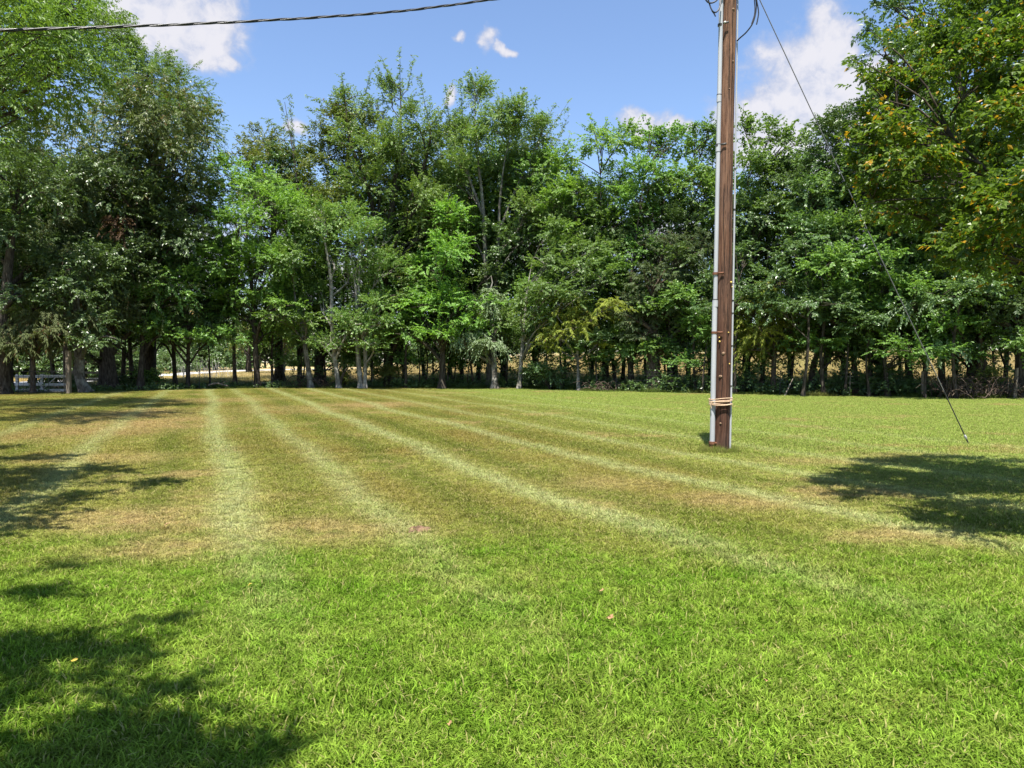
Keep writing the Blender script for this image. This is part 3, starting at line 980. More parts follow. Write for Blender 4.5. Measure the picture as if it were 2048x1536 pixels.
T('drooping_cedar', 'small yellow-green cedar with drooping boughs on a thin pale trunk', 41.4,
  [[(1157, 785), (1156, 720), (1152, 660), (1142, 590)]], .10, 'cedar_bright',
  [(1140, 600, 36, 22), (1112, 628, 30, 22), (1170, 625, 34, 24), (1185, 662, 32, 24), (1120, 670, 34, 24), (1150, 655, 34, 22), (1205, 690, 18, 12), (1090, 690, 22, 14)], bark='bark_grey')
T('green_elm_tree', 'bushy bright green tree right of centre, below the gap of open sky', 44,
  [[(1212, 784), (1210, 690), (1203, 500), (1200, 350)]], .24, 'bright',
  [(1195, 285, 50, 36), (1120, 330, 40, 45), (1160, 385, 58, 42), (1245, 285, 42, 36), (1110, 410, 42, 36), (1225, 370, 52, 45), (1180, 455, 65, 42), (1235, 450, 45, 40), (1130, 470, 45, 32)],
  shoots=[(1190, 270, 1180, 230), (1210, 265, 1215, 235), (1250, 265, 1262, 232), (1130, 310, 1140, 265)], low=6)
T('forked_tree', 'tree with forked dark trunk showing golden field beside it, left of the thickest dark trunk', 42,
  [[(1263, 787), (1260, 720), (1252, 660), (1270, 500), (1290, 350)], [(1262, 740), (1275, 680), (1300, 560), (1330, 400)]], .20, 'maple',
  [(1300, 285, 52, 38), (1350, 290, 52, 40), (1290, 350, 55, 45), (1350, 370, 60, 45), (1310, 430, 60, 45), (1270, 400, 45, 45), (1290, 500, 50, 40)],
  shoots=[(1300, 265, 1290, 232), (1340, 270, 1350, 240), (1360, 270, 1372, 245)], low=5)
T('dark_cedar', 'broad dull green juniper with the thickest black trunk left of the utility pole', 40.8,
  [[(1308, 789), (1307, 700), (1310, 600), (1330, 480)]], .46, 'cedar_dark',
  [(1320, 560, 58, 45), (1375, 560, 55, 45), (1330, 625, 62, 40), (1392, 630, 45, 45), (1275, 620, 45, 45), (1345, 500, 55, 45), (1300, 680, 45, 24), (1370, 680, 45, 24), (1400, 500, 40, 50)], bark='bark_cedar')
T('leafy_tree', 'leafy green tree just left of the utility pole behind the juniper', 42.5,
  [[(1350, 788), (1352, 680), (1370, 500), (1390, 350)], [(1376, 789), (1378, 680), (1395, 520), (1410, 380)]], .22, 'maple',
  [(1400, 295, 45, 38), (1385, 360, 52, 45), (1430, 270, 34, 36), (1430, 340, 45, 45), (1400, 430, 52, 45), (1445, 420, 45, 50), (1440, 500, 45, 50)],
  shoots=[(1420, 260, 1425, 222), (1440, 260, 1448, 215), (1390, 275, 1385, 248)], low=6)
T('tall_tree', 'tall green tree just right of the utility pole with sunlit round clumps', 40,
  [[(1492, 791), (1495, 680), (1505, 500), (1520, 350)]], .25, 'maple',
  [(1490, 265, 30, 34), (1540, 275, 45, 36), (1590, 290, 40, 36), (1505, 340, 50, 45), (1575, 360, 52, 42), (1540, 425, 60, 45), (1490, 430, 40, 45), (1600, 430, 45, 40), (1560, 490, 50, 40)],
  shoots=[(1485, 250, 1487, 208), (1540, 260, 1535, 236), (1580, 275, 1590, 240), (1600, 270, 1616, 250)], low=5)
T('bright_cedar', 'bright yellow-green cedar right of the utility pole reaching near the ground', 37.4,
  [[(1546, 794), (1545, 700), (1543, 620), (1540, 560)]], .14, 'cedar_bright',
  [(1540, 575, 30, 26), (1520, 610, 40, 26), (1565, 615, 42, 26), (1505, 655, 42, 28), (1555, 655, 45, 28), (1595, 660, 36, 24), (1500, 700, 34, 24), (1545, 700, 40, 24), (1600, 700, 26, 16), (1480, 620, 24, 30)], bark='bark_cedar')
T('forked_tree', 'tree whose dark trunk makes a V with a slanting limb right of the bright cedar', 37.5,
  [[(1624, 795), (1627, 740), (1632, 690), (1625, 560), (1630, 420)], [(1628, 760), (1655, 720), (1668, 650), (1680, 500)]], .20, 'dark',
  [(1625, 400, 50, 50), (1600, 470, 50, 45), (1655, 320, 42, 45), (1680, 400, 50, 50), (1640, 480, 60, 45), (1690, 480, 50, 45), (1665, 265, 34, 32)],
  shoots=[(1660, 250, 1655, 225), (1680, 270, 1690, 235)], low=5)
T('cedar_tree', 'dull green cedar in the shade right of the V-shaped trunk', 36.8,
  [[(1712, 796), (1710, 700), (1706, 600), (1705, 520)]], .16, 'cedar_dark',
  [(1700, 540, 38, 36), (1680, 590, 48, 36), (1730, 600, 45, 36), (1660, 640, 48, 30), (1710, 650, 50, 30), (1640, 590, 40, 36), (1680, 690, 50, 26)], bark='bark_cedar')
T('white_oak_tree', 'tree with pale sunlit lobed clumps low down on the right, beyond the guy wire', 36,
  [[(1822, 797), (1820, 700), (1815, 600), (1820, 480)]], .20, 'maple',
  [(1790, 560, 55, 36), (1840, 590, 50, 36), (1770, 610, 50, 32), (1820, 640, 55, 32), (1790, 500, 55, 40), (1850, 530, 45, 40), (1870, 650, 45, 34), (1780, 665, 40, 20)], low=6)
T('dense_tree', 'tall dark green tree rising behind the guy wire left of the yellowing tree', 38.5,
  [[(1760, 792), (1760, 650), (1750, 450), (1740, 320)]], .28, 'dark',
  [(1700, 290, 42, 42), (1745, 350, 52, 45), (1700, 380, 48, 45), (1790, 420, 60, 50), (1735, 440, 50, 45), (1800, 340, 55, 50), (1840, 440, 55, 50)],
  shoots=[(1690, 260, 1680, 228), (1710, 260, 1712, 232)], low=6)
T('leafy_tree', 'leafy tree with mottled sunlit crown between the guy wire and the right edge', 35.2,
  [[(1885, 798), (1884, 700), (1890, 600), (1900, 500)]], .18, 'grey',
  [(1900, 540, 50, 40), (1940, 600, 45, 40), (1895, 620, 45, 36), (1930, 660, 45, 32), (1880, 690, 36, 22), (1970, 550, 45, 45)], lad=.8, low=5)
T('towering_tree', 'towering dark green tree in the top right corner behind the yellowing tree', 34.5,
  [[(1955, 799), (1950, 600), (1930, 350), (1910, 120), (1900, -60)]], .42, 'dark',
  [(1790, 20, 75, 60), (1770, 110, 60, 55), (1850, 90, 80, 70), (1830, 190, 75, 65), (1900, -20, 100, 80), (1930, 130, 90, 80), (1900, 250, 85, 70), (1980, 30, 90, 90), (2000, 200, 90, 80), (1760, 200, 42, 42), (2060, 100, 90, 100), (1850, 310, 75, 60), (1980, 330, 85, 65)],
  shoots=[(1750, 10, 1738, -30), (1730, 60, 1700, 85), (1730, 110, 1690, 118), (1740, 150, 1688, 125), (1740, 190, 1690, 225)], lad=.85)
T('oak_tree', 'dark shaded tree at the right edge behind the leaning wooden fence post', 33.5,
  [[(2044, 800), (2042, 650), (2030, 500), (2020, 380)]], .34, 'dark',
  [(2000, 440, 80, 60), (2060, 520, 80, 70), (1980, 520, 60, 50), (2020, 610, 60, 45), (2080, 640, 60, 60), (2120, 420, 90, 90), (2110, 560, 80, 80)], low=6)


def pxof(X, d, z):
    zz = (z - CAM_Z) / d
    b = (zz * math.cos(PITCH) + math.sin(PITCH)) / (math.cos(PITCH) - zz * math.sin(PITCH))
    a = X / d * (math.cos(PITCH) + b * math.sin(PITCH))
    return 1024 + a * FPX, 768 - b * FPX


# the yellowing tree close by on the right: its trunk stands just outside the frame
T('yellowing_tree', 'close tree on the right with glossy leaves turning yellow and orange', 8.0,
  [[pxof(7.3, 8, 0), pxof(7.2, 8, 1.5), pxof(6.9, 8, 3), pxof(6.4, 8, 5), pxof(6.1, 8, 6.5)],
   [pxof(7.2, 8, 1.4), pxof(6.3, 8, 2.6), pxof(5.4, 8, 3.3), pxof(4.7, 8, 4.0)],
   [pxof(7.2, 8, 1.6), pxof(7.6, 8, 3), pxof(8.2, 8, 5)]], .12, 'myrtle',
  [(1850, 190, 90, 80, .5), (1760, 300, 60, 50, .1), (1830, 300, 85, 70, -.6), (1930, 310, 100, 85, .6), (1960, 170, 100, 90, -.5), (1880, 420, 95, 60, .2), (1990, 450, 110, 80, -.4),
   (1790, 370, 60, 42, .6), (1960, 60, 100, 80, .3), (2080, 300, 120, 100, .8), (2100, 120, 120, 100, -.6), (2070, 520, 80, 55, .3), (1850, 90, 60, 55, 1.0), (1900, 520, 60, 30, .7),
   (1800, 420, 80, 50, 1.6), (1900, 300, 120, 90, 1.9), (2000, 420, 120, 80, 1.8), (2140, 420, 120, 100, 1.5), (1980, 500, 100, 50, -1.3), (2130, 250, 120, 100, -1.4), (2030, -30, 120, 90, .2), (2180, 20, 140, 120, .5),
   (1930, 420, 100, 60, 2.3), (2080, 430, 140, 70, 2.5), (2200, 520, 120, 80, -1.5), (2250, 300, 160, 120, 0), (2060, 400, 100, 60, -2.0), (2200, 420, 140, 80, -2.2), (1840, 350, 60, 50, 2.2), (1960, 230, 90, 60, 2.4), (1725, 245, 42, 36, .2), (1735, 335, 45, 40, .4), (1770, 180, 50, 40, .5), (1745, 400, 45, 30, .5)],
  shoots=[(1790, 160, 1700, 112), (1770, 200, 1712, 140), (1740, 290, 1686, 285), (1760, 340, 1700, 345), (1800, 110, 1740, 60), (1780, 400, 1725, 410)], bark='bark', lad=1.15, rmin=.012, depth=.2)


# a spreading tree outside the frame on the left that throws the leaf shade on the near grass
def shade_blob(px, py, h, r, rz):
    gpt = G(px, py)
    c = gpt - SH * (SHL * h)
    return (c.x, c.y, h, r, rz)


SB = [shade_blob(20, 1150, 6.2, .45, .4), shade_blob(110, 1130, 6.4, .34, .3), shade_blob(190, 1128, 6.0, .2, .2), shade_blob(10, 1230, 6.0, .34, .3), shade_blob(120, 1232, 6.1, .2, .2),
      shade_blob(250, 1290, 5.8, .20, .2), shade_blob(330, 1330, 5.8, .26, .2), shade_blob(440, 1290, 5.7, .17, .15), shade_blob(220, 1390, 5.9, .32, .25), shade_blob(360, 1400, 5.7, .28, .25), 
      shade_blob(80, 1430, 6.0, .34, .3), shade_blob(250, 1490, 5.9, .32, .3), shade_blob(60, 1500, 6, .2, .2), shade_blob(-150, 1180, 6.3, .7, .5), shade_blob(-200, 1400, 6.3, .7, .5), shade_blob(510, 1360, 5.7, .12, .1)]
SB += [shade_blob(280, 1450, 5.9, .42, .3), shade_blob(160, 1400, 6.0, .3, .3), shade_blob(340, 1490, 5.8, .30, .25), shade_blob(430, 1500, 5.8, .2, .2), shade_blob(30, 1180, 6.2, .4, .35), shade_blob(100, 1480, 6, .3, .3)]
SB += [(-5.2, 1.0, 6.5, .9, .6), (-6, -.6, 6.8, 1.1, .8), (-7, .5, 7.4, 1.3, .9), (-7.5, 2.5, 6.6, 1.2, .8), (-4.2, -1.2, 6.6, .8, .6)]
DL = 1.0
T('shade_tree', 'spreading tree outside the frame whose boughs shade the bottom left corner of the lawn', DL,
  [[pxof(-7, DL, 0), pxof(-6.9, DL, 2), pxof(-6.6, DL, 4), pxof(-6.3, DL, 6), pxof(-6.2, DL, 7)]], .28, 'bright',
  [(*pxof(b[0], DL, b[2]), b[3] * 1.06 / DL * FPX, b[4] / DL * FPX, b[1] - DL) for b in SB], scale=.5, lad=1.35, bark='bark_grey', cat='tree')
DL = 8.0
SB2 = [shade_blob(60, 915, 6.9, .7, .5), shade_blob(150, 945, 6.7, .55, .4), shade_blob(230, 965, 6.6, .38, .3), shade_blob(20, 945, 6.8, .5, .35), shade_blob(190, 905, 6.8, .4, .3), shade_blob(-80, 930, 7, 1.2, .8), shade_blob(0, 890, 7.2, .6, .5)]
SB2 += [shade_blob(170, 925, 6.8, .5, .35), shade_blob(30, 905, 6.9, .5, .4), shade_blob(110, 955, 6.7, .4, .3), shade_blob(90, 900, 6.9, .6, .4), shade_blob(250, 945, 6.6, .3, .2)]
SB2 += [(-9.5, 7, 7, 1.5, 1.1), (-10.5, 9, 7.6, 1.6, 1.2), (-8.6, 5.6, 7.2, 1.1, .8)]
T('spreading_tree', 'tree outside the frame on the left whose shade lies across the middle of the lawn', DL,
  [[pxof(-10, DL, 0), pxof(-9.9, DL, 2), pxof(-9.6, DL, 4.5), pxof(-9.2, DL, 7)]], .25, 'maple',
  [(*pxof(b[0], DL, b[2]), b[3] * 1.3 / DL * FPX, b[4] / DL * FPX, b[1] - DL) for b in SB2], scale=.8, lad=1.5, bark='bark_grey')


# ------------------------------------------------------------------ second row and thin stems: copies of a few trees
def copy_thing(root, loc, rz, sc, label=None, group=None):
    c = root.copy()
    COL.objects.link(c)
    c.location = loc
    c.rotation_euler = (0, 0, rz)
    c.scale = sc if hasattr(sc, '__len__') else (sc, sc, sc)
    if label:
        c['label'] = label
    if group:
        c['group'] = group
    for ch in root.children:
        k = ch.copy()
        COL.objects.link(k)
        k.parent = c
    return c


BGROUP = 'shaded trees in the second row'
BL = 'shaded tree in the dark second row, seen in gaps between the front trunks'
bd0 = 52
protos = [
    T('background_tree', BL, bd0, [[(1024, 772), (1022, 640), (1030, 480), (1020, 330)]], .16, 'dark',
      [(1024, 600, 75, 55), (960, 540, 65, 55), (1090, 540, 65, 55), (1020, 480, 80, 60), (970, 420, 60, 55), (1080, 420, 60, 55), (1024, 350, 65, 55)], group=BGROUP),
    T('background_tree', BL, bd0, [[(1024, 772), (1030, 640), (1015, 480), (1024, 380)]], .14, 'maple',
      [(1000, 610, 75, 50), (1080, 570, 65, 50), (960, 520, 65, 50), (1030, 500, 75, 60), (1080, 450, 55, 55), (1000, 410, 65, 55)], group=BGROUP),
    T('background_tree', BL, bd0, [[(1024, 772), (1024, 640), (1024, 480), (1026, 420)]], .12, 'cedar_dark',
      [(1024, 640, 70, 40), (980, 590, 55, 45), (1070, 590, 55, 45), (1024, 540, 65, 45), (1000, 480, 50, 45), (1040, 430, 40, 45)], group=BGROUP, bark='bark_cedar'),
]
br_ = random.Random(3)
bgpos = [-40, 60, 130, 280, 350, 470, 600, 690, 745, 810, 850, 925, 1010, 1075, 1130, 1185, 1245, 1290, 1340, 1420, 1470, 1525, 1580, 1650, 1690, 1740, 1800, 1850, 1910, 1960, 2010, 2080]
for i, px in enumerate(bgpos):
    Xp = (px - 1024) / FPX * 48
    d = float(edge(Xp)) + br_.uniform(3.5, 8.5)
    X = (px - 1024) / FPX * d
    hs = br_.uniform(.85, 1.08) * (1.0 if px < 1150 else .86)
    pr = protos[i % 3]
    if i < 3:
        pr.location = (X, d, gz1(X, d) - .04)
        pr.rotation_euler = (0, 0, br_.uniform(0, 6.28))
        pr.scale = (hs, hs, hs)
    else:
        copy_thing(pr, (X, d, gz1(X, d) - .04), br_.uniform(0, 6.28), hs)

for px, dd in ((-120, 9), (-60, 12), (20, 9), (70, 13), (110, 9), (150, 14), (200, 10), (245, 13), (265, 9), (310, 12)):
    Xp = (px - 1024) / FPX * 48
    d = float(edge(Xp)) + dd
    X = (px - 1024) / FPX * d
    hs = br_.uniform(.8, 1.0)
    copy_thing(protos[(px // 10) % 2], (X, d, gz1(X, d) - .04), br_.uniform(0, 6.28), hs)

for px, dd, hs in ((955, 6, 1.12), (1005, 8, 1.2), (1070, 6, 1.1), (900, 8, 1.15)):
    d = float(edge((px - 1024) / FPX * 48)) + dd
    X = (px - 1024) / FPX * d
    copy_thing(protos[(px // 5) % 2], (X, d, gz1(X, d) - .04), br_.uniform(0, 6.28), hs)

SGROUP = 'thin dark trunks under the trees'
SL = 'thin dark trunk among many in the shade beneath the trees'
saps = [
    T('sapling', SL, 46, [[(1024, 777), (1020, 700), (1027, 620), (1022, 540)]], .075, 'dark', [(1024, 590, 40, 36), (1000, 640, 30, 22), (1045, 545, 34, 32)], group=SGROUP, rmin=.02),
    T('sapling', SL, 46, [[(1024, 777), (1030, 700), (1026, 620), (1036, 520)]], .10, 'maple', [(1034, 560, 45, 36), (1010, 610, 32, 26), (1060, 620, 28, 18)], group=SGROUP, rmin=.02),
    T('sapling', SL, 46, [[(1024, 777), (1022, 720), (1010, 650), (1004, 590)]], .06, 'maple', [(1004, 620, 34, 26), (1024, 590, 34, 26)], group=SGROUP, rmin=.02),
]
sappos = [420, 545, 600, 604, 652, 742, 800, 812, 838, 850, 868, 896, 906, 925, 935, 948, 1012, 1076, 1100, 1126, 1180, 1196, 1232, 1332, 1346, 1392, 1404, 1470, 1520, 1582, 1606, 1648, 1690, 1740, 1777, 1850, 1912, 1932, 1992]
for i, px in enumerate(sappos):
    Xp = (px - 1024) / FPX * 45
    d = float(edge(Xp)) + br_.uniform(.6, 4.5)
    X = (px - 1024) / FPX * d
    sc = br_.uniform(.65, 1.1)
    pr = saps[i % 3]
    if i < 3:
        pr.location = (X, d, gz1(X, d) - .03)
        pr.rotation_euler = (0, 0, br_.uniform(0, 6.28))
        pr.scale = (sc, sc, sc * .95)
    else:
        copy_thing(pr, (X, d, gz1(X, d) - .03), br_.uniform(0, 6.28), (sc * 1.1, sc * 1.1, sc * .95))

# trees out in the field past the road, and the woods on the far side
T('field_tree', 'small tree with grey trunk out in the field beside the curving road', 86,
  [[(566, 742), (566, 715), (568, 680), (570, 640)]], .33, 'bright', [(590, 690, 30, 22), (560, 660, 45, 28), (540, 690, 26, 14), (600, 650, 36, 26)], scale=1.6, bark='bark_grey')
T('field_tree', 'yellow-green bushy tree past the road, left of the grey-trunked field tree', 92,
  [[(498, 740), (498, 715), (496, 690)]], .45, 'olive', [(480, 690, 30, 18), (515, 680, 34, 24), (495, 655, 45, 30)], scale=1.7)


TL = 'dense dark thicket tree beyond the road, seen under the trees at left'
TG = 'thicket trees beyond the road'
thick = T('thicket_tree', TL, 66, [[(1024, 762), (1024, 690), (1020, 620)]], .16, 'dark',
  [(1024, 715, 75, 45), (970, 700, 60, 50), (1080, 700, 60, 50), (1024, 650, 80, 50), (980, 600, 60, 50), (1070, 600, 60, 45), (1030, 560, 55, 40), (940, 730, 40, 28), (1110, 730, 40, 28)], group=TG, scale=1.5)
tp_ = random.Random(8)
for i, (px, d) in enumerate([(-160, 60), (-70, 62), (0, 64), (60, 66), (120, 70), (170, 68), (215, 74), (250, 84), (290, 98), (340, 118), (380, 124), (430, 128), (20, 78), (100, 82), (-120, 80), (180, 90), (470, 150), (530, 156)]):
    X = (px - 1024) / FPX * d
    sc = tp_.uniform(.85, 1.2) * (1 if d < 95 else 1.3)
    if i == 0:
        thick.location = (X, d, gz1(X, d) - .05)
    else:
        copy_thing(thick, (X, d, gz1(X, d) - .05), tp_.uniform(0, 6.28), (sc, sc, sc * tp_.uniform(.85, 1.1)))


def far_woods():
    r_ = np.random.default_rng(77)
    sp = SPEC['dark']
    VV, TT = [], []
    for k in range(70):
        X = -170 + k * 5.2 + r_.uniform(-3, 3)
        Y = 190 + r_.uniform(-14, 20)
        h = r_.uniform(7, 13)
        z = gz1(X, Y)
        ns = 220
        p = norm(r_.normal(0, 1, (ns, 3))) * np.array([5.5, 4, h * .52]) * r_.uniform(.75, 1.0, (ns, 1)) + np.array([X, Y, z + h * .5])
        o = norm(r_.normal(0, 1, (ns, 3)) + np.array([0, 0, .4]))
        v, t = leaves_for(dict(sp, n=5), p, o, r_, 7.5)
        VV.append(v)
        TT.append(t)
    V = np.concatenate(VV)
    tag(mesh_np('far_woods', V, np.arange(len(V)).reshape(-1, 4), mat=M['leaf_dark'], tint=np.concatenate(TT)), kind='stuff')


far_woods()


def undergrowth():
    r_ = np.random.default_rng(78)
    sp = dict(SPEC['maple'], L=.5, n=9, up=.8)
    N = 5200
    X = r_.uniform(-30, 27, N)
    off = r_.uniform(0, 1, N) ** 1.3 * 5.5 + .15
    Y = edge(X) + off
    lump = .5 + .5 * np.sin(X * .9 + 1.3 * np.sin(X * .37)) * np.sin(Y * 1.1 + X * .3)
    keep = r_.uniform(0, 1, N) < .25 + .75 * lump
    X, Y, lump = X[keep], Y[keep], lump[keep]
    z = gz(X, Y) + r_.uniform(.05, 1, len(X)) * (.25 + .75 * lump) * np.where(X > 8, 1.0, np.where(X < -8, .42, .75))
    N2 = 7500
    X2 = r_.uniform(-14, 27, N2)
    Y2 = edge(X2) + .8 + r_.uniform(0, 1, N2) * 6
    l2 = .5 + .5 * np.sin(X2 * 1.7 + 2 * np.sin(X2 * .53)) * np.sin(Y2 * .9 + X2 * .21)
    k2 = r_.uniform(0, 1, N2) < np.where(X2 > 3, l2 ** .8, l2 ** 1.3)
    X2, Y2 = X2[k2], Y2[k2]
    z2 = gz(X2, Y2) + .3 + r_.uniform(0, 1, len(X2)) ** .8 * 2.4
    X, Y, z = np.concatenate([X, X2]), np.concatenate([Y, Y2]), np.concatenate([z, z2])
    p = np.stack([X, Y, z], -1)
    o = norm(r_.normal(0, .5, (len(X), 3)) + np.array([0, 0, .7]))
    v, t = leaves_for(sp, p, o, r_, .9)
    tag(mesh_np('undergrowth', v, np.arange(len(v)).reshape(-1, 4), mat=M['leaf_dark'], tint=t), kind='stuff')


undergrowth()

# shrubs one can tell apart at the foot of the trees
def shrub(px, d, h, w, spec, label, seed, name='shrub', scale=.8):
    X = (px - 1024) / FPX * d
    base = Vector((X, d, gz1(X, d) - .02))
    root = empty(name, base, label, 'shrub')
    r_ = np.random.default_rng(seed)
    W = []
    for k in range(5):
        W.append((base + Vector((float(r_.uniform(-.5, .5)) * w, float(r_.uniform(-.4, .4)) * w, h * float(r_.uniform(.35, .75)))), (w * .42, w * .4, h * .3)))
    ob, subs = crown_mesh('foliage', spec, W, r_, root, base, (), scale)
    ob['kind'] = 'stuff'
    b = MB()
    for (c, rad) in W:
        b.tube([Vector((0, 0, 0)), (c - base) * .5 + Vector((0, 0, .1)), c - base], [.025, .018, .01], 5)
    for sub in subs:
        for q in sub[:4]:
            b.tube([Vector((0, 0, .1)), Vector(q) - base], [.014, .006], 4)
    b.build('stem', M['bark'], root)
    return root


for a in [
    (255, 44.5, 1.1, 1.6, 'dark', 'dark shrub at the foot of the big oak trunk', 1),
    (300, 46, 1.3, 1.4, 'maple', 'leafy green shrub between the big oak and the thin-trunked small tree', 2),
    (690, 46.0, 1.2, 1.0, 'olive', 'open shrub between the slender whitish trunk and the paired pale trunks', 3),
    (770, 46.4, 1.5, 1.3, 'olive', 'loose shrub just right of the paired pale trunks', 4),
    (1064, 47.5, 1.5, 1.5, 'dark', 'tangled dark shrub right of the slim leaning pale trunk', 5),
    (1100, 42.5, 1.7, 1.6, 'dark', 'dark shrub left of the small drooping cedar', 6),
    (1200, 42.2, 1.0, 1.2, 'dark', 'low dark shrub behind the small drooping cedar trunk', 7),
    (1285, 41, 1.3, .6, 'cedar_dark', 'small upright evergreen seedling left of the thickest dark trunk', 8),
    (1480, 37.6, 1.5, 1.4, 'dark', 'dark shrub right behind the foot of the utility pole', 9),
    (1690, 36.5, 1.3, 1.8, 'dark', 'shaded shrub under the dull green cedar right of the V-shaped trunk', 10),
    (1790, 35.8, 1.5, 1.7, 'dark', 'shaded shrub left of the guy wire under the pale clumped tree', 11),
    (1960, 33.6, 1.4, 1.2, 'olive', 'shrub behind the tangle of dead brush near the leaning post', 12),
    (120, 40.0, 1.0, 1.3, 'dark', 'low shrub behind the wire gate next to the tall post', 13),
]:
    shrub(*a)

# dead hanging leaves in the oak
o_ = bpy.data.objects
pdead = P(236, 446, 40.2)
dc, _ = crown_mesh('dead_leaf_clump', 'dead', [(pdead, (.85, .6, .75)), (pdead + Vector((.2, 0, -.6)), (.5, .4, .5))], np.random.default_rng(5), TREES[1], TREES[1].location)
dc['label'] = 'clump of dead brown leaves hanging in the green crown'
dc['kind'] = 'stuff'

ORD = ['just', 'second', 'third', 'fourth', 'fifth', 'sixth', 'seventh', 'eighth', 'ninth', 'tenth']
FRONT = sorted([((6 - 0), 'black trunk at the left edge'), (168, 'bent pale trunk by the gate'), (222, 'big oak trunk'), (376, 'small thin-trunked tree'), (515, 'bright maple trunk'),
                (622, 'leaning grey trunk'), (678, 'slender whitish trunk'), (726, 'paired pale trunks'), (778, 'tallest ragged tree'), (884, 'drooping leafy tree'), (988, 'vine-draped stump tree'),
                (1038, 'slim leaning pale trunk'), (1157, 'drooping yellow-green cedar'), (1212, 'bushy bright green tree'), (1263, 'forked dark trunk'), (1308, 'thickest black trunk'),
                (1442, 'utility pole'), (1546, 'bright cedar by the pole'), (1624, 'V-shaped trunk'), (1712, 'dull green cedar'), (1822, 'pale clumped tree'), (1885, 'guy-wire tree'), (1955, 'towering dark tree'), (2044, 'dark tree at the right edge')])


def label_row(objs, what):
    slots = {}
    for o in objs:
        px = 1024 + o.location.x / o.location.y * FPX
        fpx, nm = min(FRONT, key=lambda f: abs(f[0] - px))
        slots.setdefault((nm, 'right' if px >= fpx else 'left'), []).append((abs(px - fpx), o))
    for (nm, side), lst in slots.items():
        for k, (_, o) in enumerate(sorted(lst, key=lambda t: t[0])):
            o['label'] = f'{what} {ORD[k]} {side} of the {nm}' if k == 0 else f'{what}, {ORD[k]} one {side} of the {nm}'


tops = [o for o in S.objects if o.parent is None and 'group' in o]
label_row([o for o in tops if o['group'] == BGROUP], 'shaded back-row tree')
label_row([o for o in tops if o['group'] == SGROUP], 'thin dark trunk')
label_row([o for o in tops if o['group'] == TG], 'thicket tree past the road')

# ------------------------------------------------------------------ fallen wood and brush
def brush_pile(px0, px1, d, h, label, seed, n=150):
    r_ = random.Random(seed)
    X0, X1 = (px0 - 1024) / FPX * d, (px1 - 1024) / FPX * d
    base = Vector(((X0 + X1) / 2, d, gz1((X0 + X1) / 2, d)))
    b = MB()
    for k in range(n):
        x = r_.uniform(X0, X1) - base.x
        y = r_.uniform(-.7, .7)
        a = r_.uniform(0, 6.28)
        L = r_.uniform(.5, 1.6)
        el_ = r_.uniform(-.15, 1.2)
        z = r_.uniform(0, .35) * h
        dx = Vector((math.cos(a) * math.cos(el_), math.sin(a) * math.cos(el_), math.sin(el_))) * L
        if z + dx.z > h:
            dx.z = h - z
        p0 = Vector((x, y, z))
        p1 = p0 + dx * .5 + Vector((0, 0, r_.uniform(.05, .3) * L))
        p2 = p0 + dx
        b.tube(catmull([p0, p1, p2], 3), [.022, .02, .017, .014, .011, .008, .005][:7], 4, False)
    o = b.build('brush_pile', M['brush'])
    o.location = base
    tag(o, label, 'brush')


brush_pile(1880, 2046, 32.6, .95, 'tangle of dead brown brush around the leaning wooden post at right', 1, 190)
brush_pile(575, 660, 45.6, .5, 'low heap of dead sticks at the foot of the leaning grey trunk', 2, 45)
brush_pile(1180, 1240, 40.6, .4, 'few dead sticks lying right of the drooping cedar', 3, 26)

b = MB()
b.tube(catmull([P(572, 770, 45.3), P(578, 757, 45.3), P(592, 751, 45.3), P(615, 754, 45.3), P(640, 765, 45.3)], 4), list(np.linspace(.02, .05, 17)), 6)
tag(b.build('fallen_branch', M['bark']), 'thin dead branch arching over the ground left of the grey leaning trunk', 'branch')
b = MB()
pb = P(436, 770, 44.4)
b.tube(catmull([pb + Vector((-.62, 0, -.02)), pb + Vector((-.1, .05, .10)), pb + Vector((.62, -.02, -.06))], 4), [.05, .06, .065, .06, .06, .055, .05, .045, .04], 8, True, .08)
b.tube([pb + Vector((.1, 0, .05)), pb + Vector((.45, .1, .22)), pb + Vector((.65, .1, .24))], [.03, .022, .012], 6)
tag(b.build('log', M['dead_wood']), 'short bleached log lying at the lawn edge left of the open gap', 'log')
b = MB()
b.tube(catmull([P(680, 770, 45), P(684, 755, 45), P(690, 742, 45), P(694, 738, 45)], 3), list(np.linspace(.09, .06, 10)), 7)
tag(b.build('broken_limb', M['bark']), 'crooked broken limb leaning right at the foot of the slender whitish trunk', 'branch')
b = MB()
b.tube([P(1568, 795, 34.8), P(1576, 778, 34.9), P(1586, 757, 35.0)], [.03, .026, .018], 6)
tag(b.build('leaning_stick', M['dead_wood']), 'bare pale stick leaning at the lawn edge under the bright cedar', 'branch')

# dry stalks by the road
r_ = random.Random(9)
b = MB()
for k in range(80):
    px = r_.uniform(345, 470)
    d = r_.uniform(58, 63)
    X = (px - 1024) / FPX * d
    z = gz1(X, d)
    h = r_.uniform(.9, 2.0)
    l1, l2 = r_.uniform(-.35, .35), r_.uniform(-.2, .2)
    b.tube([(X, d, z), (X + l1 * .5, d + l2 * .5, z + h * .55), (X + l1, d + l2, z + h)], [.018, .014, .008], 4, False)
tag(b.build('dry_stalks', M['board']), kind='stuff')

